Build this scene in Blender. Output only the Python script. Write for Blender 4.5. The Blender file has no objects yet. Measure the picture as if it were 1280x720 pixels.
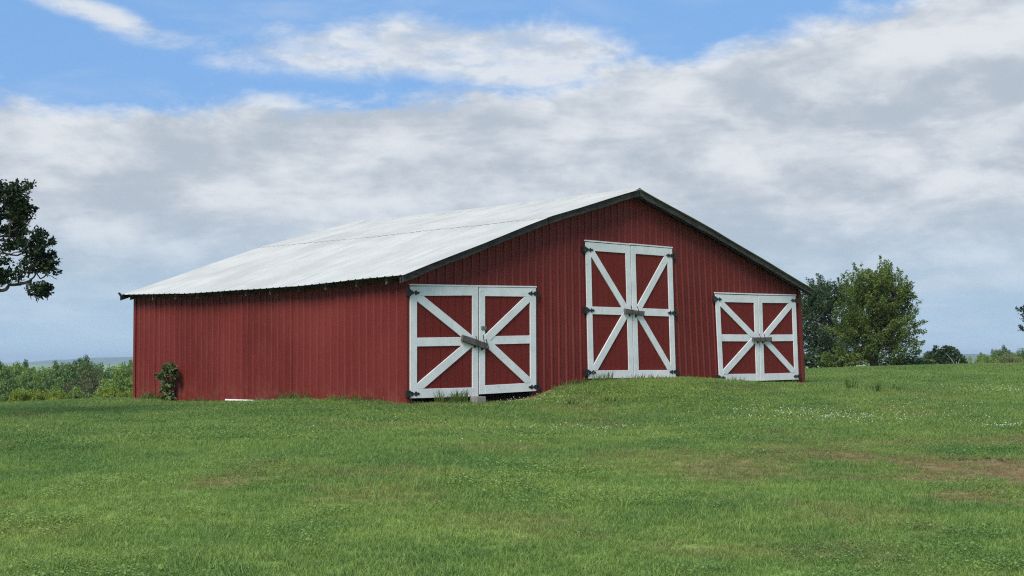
import bpy, math, random
import numpy as np
from mathutils import Matrix, Vector

scene = bpy.context.scene
col = scene.collection
R = math.radians
EYE = 1.65                                   # camera height above the lawn at its feet

# ------------------------------------------------------------------ camera
cam_d = bpy.data.cameras.new('camera')
cam = bpy.data.objects.new('camera', cam_d)
col.objects.link(cam)
cam_d.sensor_width = 36.0
cam_d.lens = 1720.0 / 1280.0 * 36.0
cam_d.clip_start = 0.1
cam_d.clip_end = 30000.0
PITCH, ROLL = 0.05093, -0.0050
right0 = Vector((1, 0, 0)); fwd = Vector((0, math.cos(PITCH), math.sin(PITCH))); up0 = Vector((0, -math.sin(PITCH), math.cos(PITCH)))
cr, sr = math.cos(ROLL), math.sin(ROLL)
camR = right0 * cr + up0 * sr
camU = up0 * cr - right0 * sr
m = Matrix((camR, camU, -fwd)).transposed().to_4x4()
m.translation = Vector((0, 0, EYE))
cam.matrix_world = m
scene.camera = cam

# ------------------------------------------------------------------ world, sun, exposure
SUN_DIR = Vector((-0.40, -0.917, 0)).normalized()
SUN_EL = R(45)
SUN_STRENGTH = 3.4
SKY_STRENGTH = 0.10
scene.view_settings.view_transform = 'Standard'
scene.view_settings.look = 'None'
scene.view_settings.exposure = 0.25
scene.view_settings.gamma = 1.0
scene.view_settings.use_curve_mapping = False

class NT:
    """small helper for building node trees"""
    def __init__(self, tree):
        self.t = tree; self.n = tree.nodes; self.l = tree.links
    def new(self, typ, **kw):
        n = self.n.new(typ)
        for k, v in kw.items(): setattr(n, k, v)
        return n
    def link(self, a, b): self.l.new(a, b)
    def put(self, sock, v):
        if v is None: return
        if hasattr(v, 'is_output'): self.l.new(v, sock)
        elif isinstance(v, (tuple, list)) and len(v) == 3 and sock.type == 'RGBA': sock.default_value = (*v, 1)
        else: sock.default_value = v
    def math(self, op, a, b=None, c=None, clamp=False):
        n = self.new('ShaderNodeMath', operation=op); n.use_clamp = clamp
        self.put(n.inputs[0], a); self.put(n.inputs[1], b); self.put(n.inputs[2], c)
        return n.outputs[0]
    def smooth(self, v, lo, hi, a=0.0, b=1.0):
        n = self.new('ShaderNodeMapRange', interpolation_type='SMOOTHSTEP')
        for i, q in enumerate((v, lo, hi, a, b)): self.put(n.inputs[i], q)
        return n.outputs[0]
    def mix(self, f, a, b, blend='MIX'):
        n = self.new('ShaderNodeMix', data_type='RGBA', blend_type=blend)
        self.put(n.inputs[0], f); self.put(n.inputs[6], a); self.put(n.inputs[7], b)
        return n.outputs[2]
    def noise(self, vec, scale, detail=4, rough=0.5, dist=0.0, dims='3D'):
        n = self.new('ShaderNodeTexNoise', noise_dimensions=dims)
        if vec is not None: self.link(vec, n.inputs['Vector'])
        n.inputs['Scale'].default_value = scale; n.inputs['Detail'].default_value = detail
        n.inputs['Roughness'].default_value = rough; n.inputs['Distortion'].default_value = dist
        return n.outputs['Fac']
    def mapping(self, vec, scale=(1, 1, 1), loc=(0, 0, 0), rot=(0, 0, 0)):
        n = self.new('ShaderNodeMapping'); self.link(vec, n.inputs[0])
        n.inputs[1].default_value = loc; n.inputs[2].default_value = rot; n.inputs[3].default_value = scale
        return n.outputs[0]
    def bump(self, h, strength, dist=0.01):
        n = self.new('ShaderNodeBump'); n.inputs['Strength'].default_value = strength
        n.inputs['Distance'].default_value = dist; self.link(h, n.inputs['Height'])
        return n.outputs[0]

world = bpy.data.worlds.new('World'); scene.world = world; world.use_nodes = True
w = NT(world.node_tree); w.n.clear()
out = w.new('ShaderNodeOutputWorld'); bg = w.new('ShaderNodeBackground')
bg.inputs['Strength'].default_value = SKY_STRENGTH
w.link(bg.outputs[0], out.inputs[0])
sky = w.new('ShaderNodeTexSky', sky_type='NISHITA')
sky.sun_disc = False
sky.sun_elevation = SUN_EL
sky.sun_rotation = math.atan2(SUN_DIR.x, SUN_DIR.y)
sky.air_density = 1.0; sky.dust_density = 0.6; sky.ozone_density = 2.0
tc = w.new('ShaderNodeTexCoord'); D = tc.outputs['Generated']
sep = w.new('ShaderNodeSeparateXYZ'); w.link(D, sep.inputs[0])
dx, dy, dz = sep.outputs
el = dz
Dst = w.mapping(D, (1, 1, 2.6))
Dst2 = w.mapping(D, (1, 1, 4.0), (3.1, 0.7, 1.9))
n_big = w.noise(Dst, 5.0, 11, 0.60, 0.25)
n_puff = w.noise(w.mapping(D, (1, 1, 2.0), (7.3, 2.2, 0.4)), 13.0, 10, 0.64, 0.3)
n_str = w.noise(Dst2, 6.0, 10, 0.58, 0.5)
n_lump = w.noise(w.mapping(D, (1, 1, 2.1), (2.4, 6.1, 0.9)), 8.5, 9, 0.56, 0.15)
n_lump_up = w.noise(w.mapping(D, (1, 1, 2.1), (2.4, 6.1, 0.9 + 0.045)), 8.5, 9, 0.56, 0.15)
relief = w.math('SUBTRACT', n_lump, n_lump_up)          # billows are lit from above
n_fine = w.noise(w.mapping(D, (1, 1, 3.2), (1.3, 5.2, 3.4)), 24.0, 6, 0.6, 0.1)
# the deck of stratocumulus: its upper edge climbs towards +x
edge = w.math('MULTIPLY_ADD', w.math('MULTIPLY', dx, dx), 0.20, w.math('MULTIPLY_ADD', dx, 0.120, 0.203))
edge = w.math('ADD', edge, w.math('MULTIPLY', w.math('SUBTRACT', n_big, 0.5), 0.065))
edge = w.math('ADD', edge, w.math('MULTIPLY', w.math('SUBTRACT', n_puff, 0.5), 0.045))
edge = w.math('ADD', edge, w.math('MULTIPLY', w.math('SUBTRACT', n_lump, 0.5), 0.055))
below = w.math('SUBTRACT', edge, el)
deck = w.smooth(below, -0.005, 0.016)
# scattered clouds in the blue above
def blob(ax, az, sx, sz, tilt=0.0):
    a = w.math('DIVIDE', w.math('SUBTRACT', dx, ax), sx)
    b = w.math('DIVIDE', w.math('SUBTRACT', w.math('MULTIPLY_ADD', w.math('SUBTRACT', dx, ax), -tilt, dz), az), sz)
    r2 = w.math('ADD', w.math('MULTIPLY', a, a), w.math('MULTIPLY', b, b))
    front = w.math('GREATER_THAN', dy, 0.0)
    return w.math('MULTIPLY', w.math('EXPONENT', w.math('MULTIPLY', r2, -1.0)), front)
bl = w.math('ADD', blob(-0.095, 0.219, 0.115, 0.019), w.math('ADD', w.math('MULTIPLY', blob(-0.305, 0.244, 0.075, 0.011, -0.30), 0.72), blob(0.015, 0.212, 0.06, 0.020)))
sc_v = w.math('ADD', w.math('MULTIPLY', n_big, 0.55), w.math('MULTIPLY', n_puff, 0.45))
high = w.smooth(el, 0.24, 0.45)
sc_v = w.math('ADD', sc_v, w.math('MULTIPLY', bl, 0.40))
sc_v = w.math('ADD', sc_v, w.math('MULTIPLY', high, 0.06))
scat = w.smooth(sc_v, 0.56, 0.80)
scat = w.math('MULTIPLY', scat, w.smooth(n_fine, 0.32, 0.62, 0.60, 0.95))
veil = w.math('MULTIPLY', w.smooth(n_str, 0.48, 0.74), 0.20)
cover = w.math('MAXIMUM', w.math('MAXIMUM', deck, scat), veil)
# cloud brightness
sh = w.math('ADD', w.math('MULTIPLY', n_str, 0.52), w.math('ADD', w.math('MULTIPLY', n_puff, 0.35), w.math('MULTIPLY', n_fine, 0.13)))
shade = w.smooth(w.math('ADD', sh, w.math('MULTIPLY', relief, 0.62)), 0.38, 0.66)
rim = w.math('MULTIPLY', w.smooth(below, 0.030, 0.0), w.smooth(n_puff, 0.42, 0.62, 0.0, 0.75))
shade = w.math('ADD', shade, rim, clamp=True)
shade = w.math('ADD', shade, w.math('MULTIPLY', w.math('SUBTRACT', 1.0, deck), 0.40), clamp=True)
GREY, WHITE = (3.95, 4.50, 5.20), (6.4, 6.72, 7.10)
cloud = w.mix(shade, GREY, WHITE)
low = w.smooth(el, 0.125, 0.005)
cloud = w.mix(w.math('MULTIPLY', low, 0.80), cloud, (3.25, 4.9, 6.5))
wisp = w.smooth(w.noise(w.mapping(D, (1, 1, 7.0), (0.2, 3.3, 0.9)), 7.0, 7, 0.5, 0.3), 0.54, 0.70)
cloud = w.mix(w.math('MULTIPLY', w.math('MULTIPLY', wisp, low), 0.45), cloud, (5.4, 5.9, 6.5))
blue = w.mix(0.75, sky.outputs[0], (1.75, 3.75, 7.3))
w.link(w.mix(cover, blue, cloud), bg.inputs['Color'])

sun_d = bpy.data.lights.new('sun', 'SUN'); sun = bpy.data.objects.new('sun', sun_d); col.objects.link(sun)
sun_d.energy = SUN_STRENGTH; sun_d.angle = R(26); sun_d.color = (1.0, 0.96, 0.90)
to_sun = Vector((SUN_DIR.x * math.cos(SUN_EL), SUN_DIR.y * math.cos(SUN_EL), math.sin(SUN_EL)))
sun.rotation_euler = (-to_sun).to_track_quat('-Z', 'Y').to_euler()
sun.location = (-20, -20, 40)

# ------------------------------------------------------------------ helpers
def tag(o, label=None, cat=None, group=None, kind=None):
    if label: o['label'] = label
    if cat: o['category'] = cat
    if group: o['group'] = group
    if kind: o['kind'] = kind
    return o
def empty(name, loc=(0, 0, 0), rz=0.0):
    o = bpy.data.objects.new(name, None); col.objects.link(o)
    o.location = loc; o.rotation_euler = (0, 0, rz); o.empty_display_size = 0.2
    return o
def mesh_obj(name, verts, faces, mat, parent=None, smooth=False):
    me = bpy.data.meshes.new(name)
    me.from_pydata([tuple(v) for v in verts], [], faces)
    if mat: me.materials.append(mat)
    if smooth: me.polygons.foreach_set('use_smooth', [True] * len(me.polygons))
    me.update()
    o = bpy.data.objects.new(name, me); col.objects.link(o)
    if parent: o.parent = parent
    return o
def np_mesh(name, verts, loops, sizes, mat, attrs=None, smooth=False):
    """fast mesh from flat arrays; attrs: {name: (domain, values)}"""
    me = bpy.data.meshes.new(name)
    verts = np.asarray(verts, dtype=np.float32); loops = np.asarray(loops, dtype=np.int32); sizes = np.asarray(sizes, dtype=np.int32)
    me.vertices.add(len(verts)); me.vertices.foreach_set('co', verts.ravel())
    me.loops.add(len(loops)); me.loops.foreach_set('vertex_index', loops)
    me.polygons.add(len(sizes))
    starts = np.zeros(len(sizes), dtype=np.int32); starts[1:] = np.cumsum(sizes)[:-1]
    me.polygons.foreach_set('loop_start', starts)
    me.polygons.foreach_set('use_smooth', np.full(len(sizes), smooth))
    if mat: me.materials.append(mat)
    for k, (dom, val) in (attrs or {}).items():
        a = me.attributes.new(k, 'FLOAT', dom); a.data.foreach_set('value', np.asarray(val, dtype=np.float32))
    me.update(calc_edges=True)
    me.validate()
    return me
def link_mesh(name, me, parent=None):
    o = bpy.data.objects.new(name, me); col.objects.link(o)
    if parent: o.parent = parent
    return o
class MB:
    """collects solids; build() links them as one mesh"""
    def __init__(self): self.v = []; self.f = []
    def prism(self, pts, axis_pts):
        pass
    def hexa(self, p):
        """8 corners: bottom 0-3, top 4-7"""
        b = len(self.v); self.v += [tuple(q) for q in p]
        self.f += [tuple(b + i for i in q) for q in ((0, 3, 2, 1), (4, 5, 6, 7), (0, 1, 5, 4), (1, 2, 6, 5), (2, 3, 7, 6), (3, 0, 4, 7))]
        return self
    def box(self, x0, x1, y0, y1, z0, z1):
        return self.hexa([(x0, y0, z0), (x1, y0, z0), (x1, y1, z0), (x0, y1, z0), (x0, y0, z1), (x1, y0, z1), (x1, y1, z1), (x0, y1, z1)])
    def slab(self, front, back):
        """closed solid between two matching outlines"""
        n = len(front); b = len(self.v)
        self.v += [tuple(q) for q in front] + [tuple(q) for q in back]
        self.f.append(tuple(b + i for i in range(n)))
        self.f.append(tuple(b + n + i for i in reversed(range(n))))
        for i in range(n):
            j = (i + 1) % n
            self.f.append((b + i, b + n + i, b + n + j, b + j))
        return self
    def tube(self, pts, rads, sides=8, cap=True):
        pts = [Vector(p) for p in pts]; b0 = len(self.v)
        for i, p in enumerate(pts):
            d = (pts[min(i + 1, len(pts) - 1)] - pts[max(i - 1, 0)]).normalized()
            a = d.orthogonal().normalized() if i == 0 else (a - d * a.dot(d)).normalized()
            c = d.cross(a); r = rads[i] if hasattr(rads, '__len__') else rads
            for k in range(sides):
                t = 2 * math.pi * k / sides
                self.v.append(tuple(p + (a * math.cos(t) + c * math.sin(t)) * r))
        for i in range(len(pts) - 1):
            for k in range(sides):
                k2 = (k + 1) % sides
                self.f.append((b0 + i * sides + k, b0 + i * sides + k2, b0 + (i + 1) * sides + k2, b0 + (i + 1) * sides + k))
        if cap:
            self.f.append(tuple(b0 + k for k in reversed(range(sides))))
            self.f.append(tuple(b0 + (len(pts) - 1) * sides + k for k in range(sides)))
        return self
    def build(self, name, mat, parent=None, smooth=False):
        return mesh_obj(name, self.v, self.f, mat, parent, smooth)
def bevel(o, width=0.004, seg=1):
    md = o.modifiers.new('bevel', 'BEVEL'); md.width = width; md.segments = seg; md.limit_method = 'ANGLE'
    return o

_perm = {}
def vnoise(x, y, seed=0):
    if seed not in _perm: _perm[seed] = np.random.RandomState(seed).rand(256, 256)
    T = _perm[seed]
    xi = np.floor(x).astype(int); yi = np.floor(y).astype(int); fx = x - xi; fy = y - yi
    fx = fx * fx * (3 - 2 * fx); fy = fy * fy * (3 - 2 * fy)
    g = lambda i, j: T[(xi + i) % 256, (yi + j) % 256]
    return (g(0, 0) * (1 - fx) + g(1, 0) * fx) * (1 - fy) + (g(0, 1) * (1 - fx) + g(1, 1) * fx) * fy
def fbm(x, y, scale, seed=0, octs=4):
    s = 0; a = 0.5; tot = 0
    for o in range(octs):
        s = s + a * vnoise(x / scale * 2 ** o + 17.3 * o, y / scale * 2 ** o + 9.1 * o, seed + o); tot += a; a *= 0.55
    return s / tot
def sstep(x, lo, hi):
    t = np.clip((x - lo) / (hi - lo), 0, 1); return t * t * (3 - 2 * t)

# ------------------------------------------------------------------ materials
def new_mat(name):
    mt = bpy.data.materials.new(name); mt.use_nodes = True
    t = NT(mt.node_tree); t.n.clear()
    o = t.new('ShaderNodeOutputMaterial'); b = t.new('ShaderNodeBsdfPrincipled')
    t.link(b.outputs[0], o.inputs[0])
    return mt, t, b
def obj_coords(t):
    tc = t.new('ShaderNodeTexCoord'); oi = t.new('ShaderNodeObjectInfo')
    return tc.outputs['Object'], oi.outputs['Random']

def red_metal():
    mt, t, b = new_mat('red_painted_metal')
    P, rnd = obj_coords(t)
    chalk = t.noise(P, 0.9, 5, 0.6)
    streak = t.noise(t.mapping(P, (9, 9, 0.5)), 1.0, 5, 0.6)
    c = t.mix(t.smooth(chalk, 0.3, 0.75), (0.120, 0.0175, 0.0135), (0.148, 0.0245, 0.0185))
    c = t.mix(t.math('MULTIPLY', t.smooth(streak, 0.52, 0.78), 0.50), c, (0.105, 0.0150, 0.0125))
    c = t.mix(t.math('MULTIPLY', rnd, 0.45), c, (0.205, 0.0340, 0.0280))
    fade = t.smooth(t.noise(t.mapping(P, (0.5, 0.5, 0.3), (4, 2, 1)), 1.0, 4, 0.6), 0.45, 0.72)
    c = t.mix(t.math('MULTIPLY', fade, 0.40), c, (0.215, 0.0420, 0.0350))
    rib = t.new('ShaderNodeAttribute', attribute_name='rib').outputs['Fac']
    c = t.mix(t.math('MULTIPLY', t.smooth(rib, 0.55, 1.0), t.smooth(t.noise(t.mapping(P, (3, 3, 1.2)), 1.5, 4, 0.6), 0.25, 0.65, 0.10, 0.42)), c, (0.260, 0.062, 0.054))
    # dust and splash along the foot of the sheets
    sp = t.new('ShaderNodeSeparateXYZ'); t.link(P, sp.inputs[0])
    foot = t.math('MULTIPLY', t.smooth(sp.outputs[2], 0.55, -0.05), t.smooth(t.noise(P, 5.0, 5, 0.65), 0.42, 0.66))
    c = t.mix(t.math('MULTIPLY', foot, 0.55), c, (0.200, 0.075, 0.045))
    scuff = t.smooth(t.noise(t.mapping(P, (30, 30, 4)), 1.0, 3, 0.7), 0.70, 0.78)
    c = t.mix(t.math('MULTIPLY', scuff, 0.25), c, (0.32, 0.12, 0.11))
    t.put(b.inputs['Base Color'], c)
    t.put(b.inputs['Roughness'], t.smooth(chalk, 0.2, 0.8, 0.62, 0.46))
    b.inputs['Specular IOR Level'].default_value = 0.12
    t.link(t.bump(t.noise(t.mapping(P, (1, 1, 0.35)), 2.2, 3, 0.5), 0.35, 0.02), b.inputs['Normal'])
    return mt
def red_board():
    mt, t, b = new_mat('red_painted_board')
    P, rnd = obj_coords(t)
    grain = t.noise(t.mapping(P, (28, 28, 1.3)), 1.0, 5, 0.6)
    blot = t.noise(P, 1.4, 5, 0.6)
    c = t.mix(grain, (0.135, 0.0140, 0.0105), (0.195, 0.0250, 0.0175))
    c = t.mix(t.math('MULTIPLY', t.smooth(blot, 0.45, 0.75), 0.5), c, (0.150, 0.0180, 0.0150))
    t.put(b.inputs['Base Color'], c); b.inputs['Roughness'].default_value = 0.75
    b.inputs['Specular IOR Level'].default_value = 0.2
    t.link(t.bump(grain, 0.3, 0.004), b.inputs['Normal'])
    return mt
def white_board():
    mt, t, b = new_mat('weathered_white_paint')
    P, rnd = obj_coords(t)
    blot = t.noise(P, 3.0, 6, 0.65)
    grain = t.noise(t.mapping(P, (6, 6, 6)), 5.0, 5, 0.7)
    c = t.mix(t.smooth(blot, 0.35, 0.70), (0.84, 0.84, 0.81), (0.70, 0.72, 0.695))
    c = t.mix(t.math('MULTIPLY', t.smooth(grain, 0.52, 0.70), 0.55), c, (0.50, 0.515, 0.49))
    c = t.mix(t.math('MULTIPLY', rnd, 0.22), c, (0.55, 0.57, 0.54))
    peel = t.smooth(t.noise(t.mapping(P, (1, 1, 1), (0, 0, 0)), 15.0, 5, 0.65), 0.66, 0.71)
    c = t.mix(t.math('MULTIPLY', peel, 0.75), c, (0.26, 0.24, 0.21))
    t.put(b.inputs['Base Color'], c); b.inputs['Roughness'].default_value = 0.7
    b.inputs['Specular IOR Level'].default_value = 0.25
    t.link(t.bump(grain, 0.25, 0.004), b.inputs['Normal'])
    return mt
def roof_metal():
    mt, t, b = new_mat('pale_roof_metal')
    P, rnd = obj_coords(t)
    run = t.noise(t.mapping(P, (0.45, 7.0, 0.45)), 1.0, 6, 0.6)
    blot = t.noise(P, 0.8, 5, 0.6)
    c = t.mix(t.smooth(blot, 0.3, 0.7), (0.570, 0.555, 0.490), (0.470, 0.460, 0.410))
    c = t.mix(t.math('MULTIPLY', t.smooth(run, 0.50, 0.74), 0.60), c, (0.36, 0.355, 0.32))
    c = t.mix(t.math('MULTIPLY', t.smooth(rnd, 0.70, 1.0), 0.30), c, (0.37, 0.385, 0.37))
    rust = t.smooth(t.noise(t.mapping(P, (1.2, 3.5, 1.2)), 2.6, 5, 0.7), 0.68, 0.78)
    c = t.mix(t.math('MULTIPLY', rust, 0.25), c, (0.33, 0.22, 0.14))
    t.put(b.inputs['Base Color'], c); b.inputs['Roughness'].default_value = 0.7
    b.inputs['Specular IOR Level'].default_value = 0.15
    t.link(t.bump(blot, 0.3, 0.02), b.inputs['Normal'])
    return mt
def wood(name, a, c2, rough=0.85):
    mt, t, b = new_mat(name)
    P, rnd = obj_coords(t)
    gr = t.noise(t.mapping(P, (2.2, 2.2, 16)), 2.0, 6, 0.65, 0.4)
    bl = t.noise(P, 1.7, 5, 0.6)
    c = t.mix(t.smooth(gr, 0.3, 0.7), a, c2)
    c = t.mix(t.math('MULTIPLY', t.smooth(bl, 0.45, 0.7), 0.6), c, tuple(q * 0.5 for q in a))
    t.put(b.inputs['Base Color'], c); b.inputs['Roughness'].default_value = rough
    b.inputs['Specular IOR Level'].default_value = 0.2
    t.link(t.bump(gr, 0.5, 0.006), b.inputs['Normal'])
    return mt
def plain(name, c, rough=0.6, metal=0.0, var=0.25, scale=8.0):
    mt, t, b = new_mat(name)
    P, rnd = obj_coords(t)
    n = t.noise(P, scale, 5, 0.6)
    t.put(b.inputs['Base Color'], t.mix(t.smooth(n, 0.3, 0.7), c, tuple(q * (1 - var) for q in c)))
    b.inputs['Roughness'].default_value = rough; b.inputs['Metallic'].default_value = metal
    t.link(t.bump(n, 0.3, 0.005), b.inputs['Normal'])
    return mt
def foliage(name, dark, light, trans=0.35, rough=0.55):
    """leaf colour by the clump's own tone, a little light through the leaf"""
    mt = bpy.data.materials.new(name); mt.use_nodes = True
    t = NT(mt.node_tree); t.n.clear()
    o = t.new('ShaderNodeOutputMaterial')
    at = t.new('ShaderNodeAttribute', attribute_name='tone')
    c = t.mix(at.outputs['Fac'], dark, light)
    b = t.new('ShaderNodeBsdfPrincipled'); t.put(b.inputs['Base Color'], c)
    b.inputs['Roughness'].default_value = rough; b.inputs['Specular IOR Level'].default_value = 0.3
    tr = t.new('ShaderNodeBsdfTranslucent'); t.put(tr.inputs[0], t.mix(1.0, c, (1.15, 1.2, 0.6), 'MULTIPLY'))
    mx = t.new('ShaderNodeMixShader'); mx.inputs[0].default_value = trans
    t.link(b.outputs[0], mx.inputs[1]); t.link(tr.outputs[0], mx.inputs[2]); t.link(mx.outputs[0], o.inputs[0])
    return mt
def lawn_colour(t, kind):
    """colour of turf from the dry / tint values carried by the mesh or the tuft"""
    a = t.new('ShaderNodeAttribute', attribute_type=kind, attribute_name='dry').outputs['Fac']
    g = t.new('ShaderNodeAttribute', attribute_type=kind, attribute_name='tint').outputs['Fac']
    c = t.mix(g, (0.138, 0.266, 0.055), (0.325, 0.425, 0.092))
    return t.mix(a, c, (0.300, 0.200, 0.092)), a
def grass_mat():
    mt = bpy.data.materials.new('grass_blade'); mt.use_nodes = True
    t = NT(mt.node_tree); t.n.clear()
    o = t.new('ShaderNodeOutputMaterial')
    c, dry = lawn_colour(t, 'INSTANCER')
    r = t.new('ShaderNodeAttribute', attribute_name='rnd').outputs['Fac']
    c = t.mix(t.math('MULTIPLY', t.smooth(r, 0.40, 1.0), 0.75), c, (0.365, 0.450, 0.140))
    c = t.mix(t.math('MULTIPLY', t.smooth(r, 0.45, 0.0), 0.75), c, (0.052, 0.125, 0.028))
    c = t.mix(t.math('MULTIPLY', t.math('GREATER_THAN', r, 0.965), 0.8), c, (0.36, 0.32, 0.15))
    b = t.new('ShaderNodeBsdfPrincipled'); t.put(b.inputs['Base Color'], c)
    b.inputs['Roughness'].default_value = 0.5; b.inputs['Specular IOR Level'].default_value = 0.3
    tr = t.new('ShaderNodeBsdfTranslucent'); t.put(tr.inputs[0], c)
    mx = t.new('ShaderNodeMixShader'); mx.inputs[0].default_value = 0.45
    t.link(b.outputs[0], mx.inputs[1]); t.link(tr.outputs[0], mx.inputs[2]); t.link(mx.outputs[0], o.inputs[0])
    return mt
def ground_mat():
    mt, t, b = new_mat('turf_soil')
    geo = t.new('ShaderNodeNewGeometry'); P = geo.outputs['Position']
    c, dry = lawn_colour(t, 'GEOMETRY')
    n = t.noise(P, 9.0, 6, 0.7)
    c = t.mix(t.smooth(n, 0.35, 0.65), c, t.mix(0.5, c, (0.055, 0.060, 0.026)))
    soil = t.smooth(t.noise(P, 3.0, 5, 0.6), 0.40, 0.62)
    c = t.mix(t.math('MULTIPLY', t.math('MULTIPLY', dry, soil), 0.7), c, (0.190, 0.105, 0.052))
    t.put(b.inputs['Base Color'], c); b.inputs['Roughness'].default_value = 0.95
    b.inputs['Specular IOR Level'].default_value = 0.1
    t.link(t.bump(n, 0.6, 0.05), b.inputs['Normal'])
    return mt

M = dict(red=red_metal(), board=red_board(), white=white_board(), roof=roof_metal(),
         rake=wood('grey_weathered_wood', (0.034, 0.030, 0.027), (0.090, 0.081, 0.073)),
         rafter=wood('old_rafter_wood', (0.075, 0.060, 0.048), (0.165, 0.140, 0.115)),
         bar=wood('bare_grey_wood', (0.085, 0.075, 0.065), (0.150, 0.137, 0.122)),
         black=plain('black_iron', (0.012, 0.012, 0.013), 0.55, 0.0, 0.3, 20),
         rust=plain('rusty_iron', (0.060, 0.045, 0.036), 0.7, 0.0, 0.5, 30),
         greenplate=plain('dull_green_plate', (0.16, 0.21, 0.17), 0.6, 0.0, 0.4, 25),
         concrete=plain('concrete', (0.36, 0.33, 0.28), 0.9, 0.0, 0.35, 14),
         bark=wood('bark', (0.060, 0.050, 0.040), (0.135, 0.115, 0.092)),
         palebark=wood('pale_bark', (0.240, 0.225, 0.195), (0.400, 0.385, 0.340)),
         grass=grass_mat(), ground=ground_mat())

# ------------------------------------------------------------------ terrain
BO = Vector((-2.2099, 28.1473, 0)); YAW = 0.78145
bgx, bgy = math.cos(YAW), math.sin(YAW)
def bw(u, v):                                 # barn plan -> world plan
    return (BO.x + u * bgx - v * bgy, BO.y + u * bgy + v * bgx)
CTRL = [(0, 0, -1.65), (-5, 10, -1.60), (5, 10, -1.60), (0, 10, -1.60), (-8, 18, -1.36), (8, 18, -1.36), (0, 18, -1.34),
        (*bw(.35, .3), -.97), (*bw(.35, 3.9), -.95), (*bw(.35, 6.9), -1.05), (*bw(.35, 11.4), -1.03),
        (*bw(2.4, .2), -.95), (*bw(4.1, .2), -.84), (*bw(4.75, .2), -.68), (*bw(6, .2), -.56), (*bw(7.6, .2), -.53), (*bw(9.2, .2), -.55),
        (*bw(11.1, .2), -.70), (*bw(13, .2), -.75), (*bw(15, .3), -.80), (*bw(8, 6), -.80), (*bw(8, 11.4), -1.0), (*bw(2.4, -2), -1.08), (*bw(7.6, -3), -.80), (*bw(5.6, -1.6), -.74), (*bw(4.3, -1.2), -.88),
        (10.75, 50, -.50), (17, 55, -.45), (21.6, 58, -.40), (30, 62, -.40), (8, 29, -1.02), (13, 30, -1.0), (13, 40, -.72),
        (26, 92, -2.0), (46, 92, -2.2), (60, 180, -6.5), (15, 100, -3.0), (100, 180, -7),
        (-10.4, 38, -1.10), (-12.3, 33, -1.07), (-8, 24, -1.20), (-14, 43, -1.9), (-20, 60, -5), (-45, 120, -12), (-30, 200, -14),
        (-80, 100, -12), (-90, 200, -14), (-3, 60, -2.6), (0, 100, -7), (0, 200, -12), (-30, 20, -1.7), (-45, 40, -4.5), (30, 20, -1.3), (45, 50, -.8),
        (0, -20, -1.8), (40, -25, -2), (-40, -25, -2.2), (120, 60, -3), (-120, 40, -9), (90, -60, -3), (-90, -60, -4), (0, -90, -3), (0, 260, -13), (120, 260, -9), (-120, 260, -14)]
CT = np.array(CTRL, dtype=float)
def _k(r2): return np.where(r2 > 0, 0.5 * r2 * np.log(np.maximum(r2, 1e-12)), 0.0)
_n = len(CT); _X = CT[:, :2] / 50.0
_A = np.zeros((_n + 3, _n + 3))
_A[:_n, :_n] = _k(((_X[:, None] - _X[None]) ** 2).sum(-1)) + np.eye(_n) * 2e-5
_A[:_n, _n] = 1; _A[:_n, _n + 1:] = _X; _A[_n, :_n] = 1; _A[_n + 1:, :_n] = _X.T
_W = np.linalg.solve(_A, np.concatenate([CT[:, 2], [0, 0, 0]]))
def height(x, y):
    """ground height, world z"""
    x = np.asarray(x, dtype=float); y = np.asarray(y, dtype=float); sh = x.shape
    P = np.stack([x.ravel(), y.ravel()], -1)
    r = np.hypot(P[:, 0], P[:, 1])
    Q = P * np.minimum(1, 280 / np.maximum(r, 1e-6))[:, None] / 50.0
    z = np.empty(len(P))
    for i in range(0, len(P), 20000):
        q = Q[i:i + 20000]
        z[i:i + 20000] = _k(((q[:, None] - _X[None]) ** 2).sum(-1)) @ _W[:_n] + _W[_n] + q @ _W[_n + 1:]
    near = 1 - sstep(r, 40, 90)
    z = z + near * (fbm(P[:, 0], P[:, 1], 3.2, 3, 3) - 0.5) * 0.09
    z = z + (1 - sstep(r, 120, 250)) * 0.0
    f = sstep(r, 190, 330)
    z = z * (1 - f) + (-13.0 + (fbm(P[:, 0], P[:, 1], 400, 5, 3) - 0.5) * 4) * f
    return (z + EYE).reshape(sh)
def h1(x, y): return float(height(np.array([x]), np.array([y]))[0])
def px(pxx, pyy, depth):
    """the point seen at a pixel of the photograph at a given distance ahead"""
    d = fwd + camR * ((pxx - 640) / 1720) - camU * ((pyy - 360) / 1720)
    d = d / d.y
    return Vector((0, 0, EYE)) + d * depth
def pgx(pxx, depth): return (px(pxx, 450, depth).x, depth)

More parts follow.
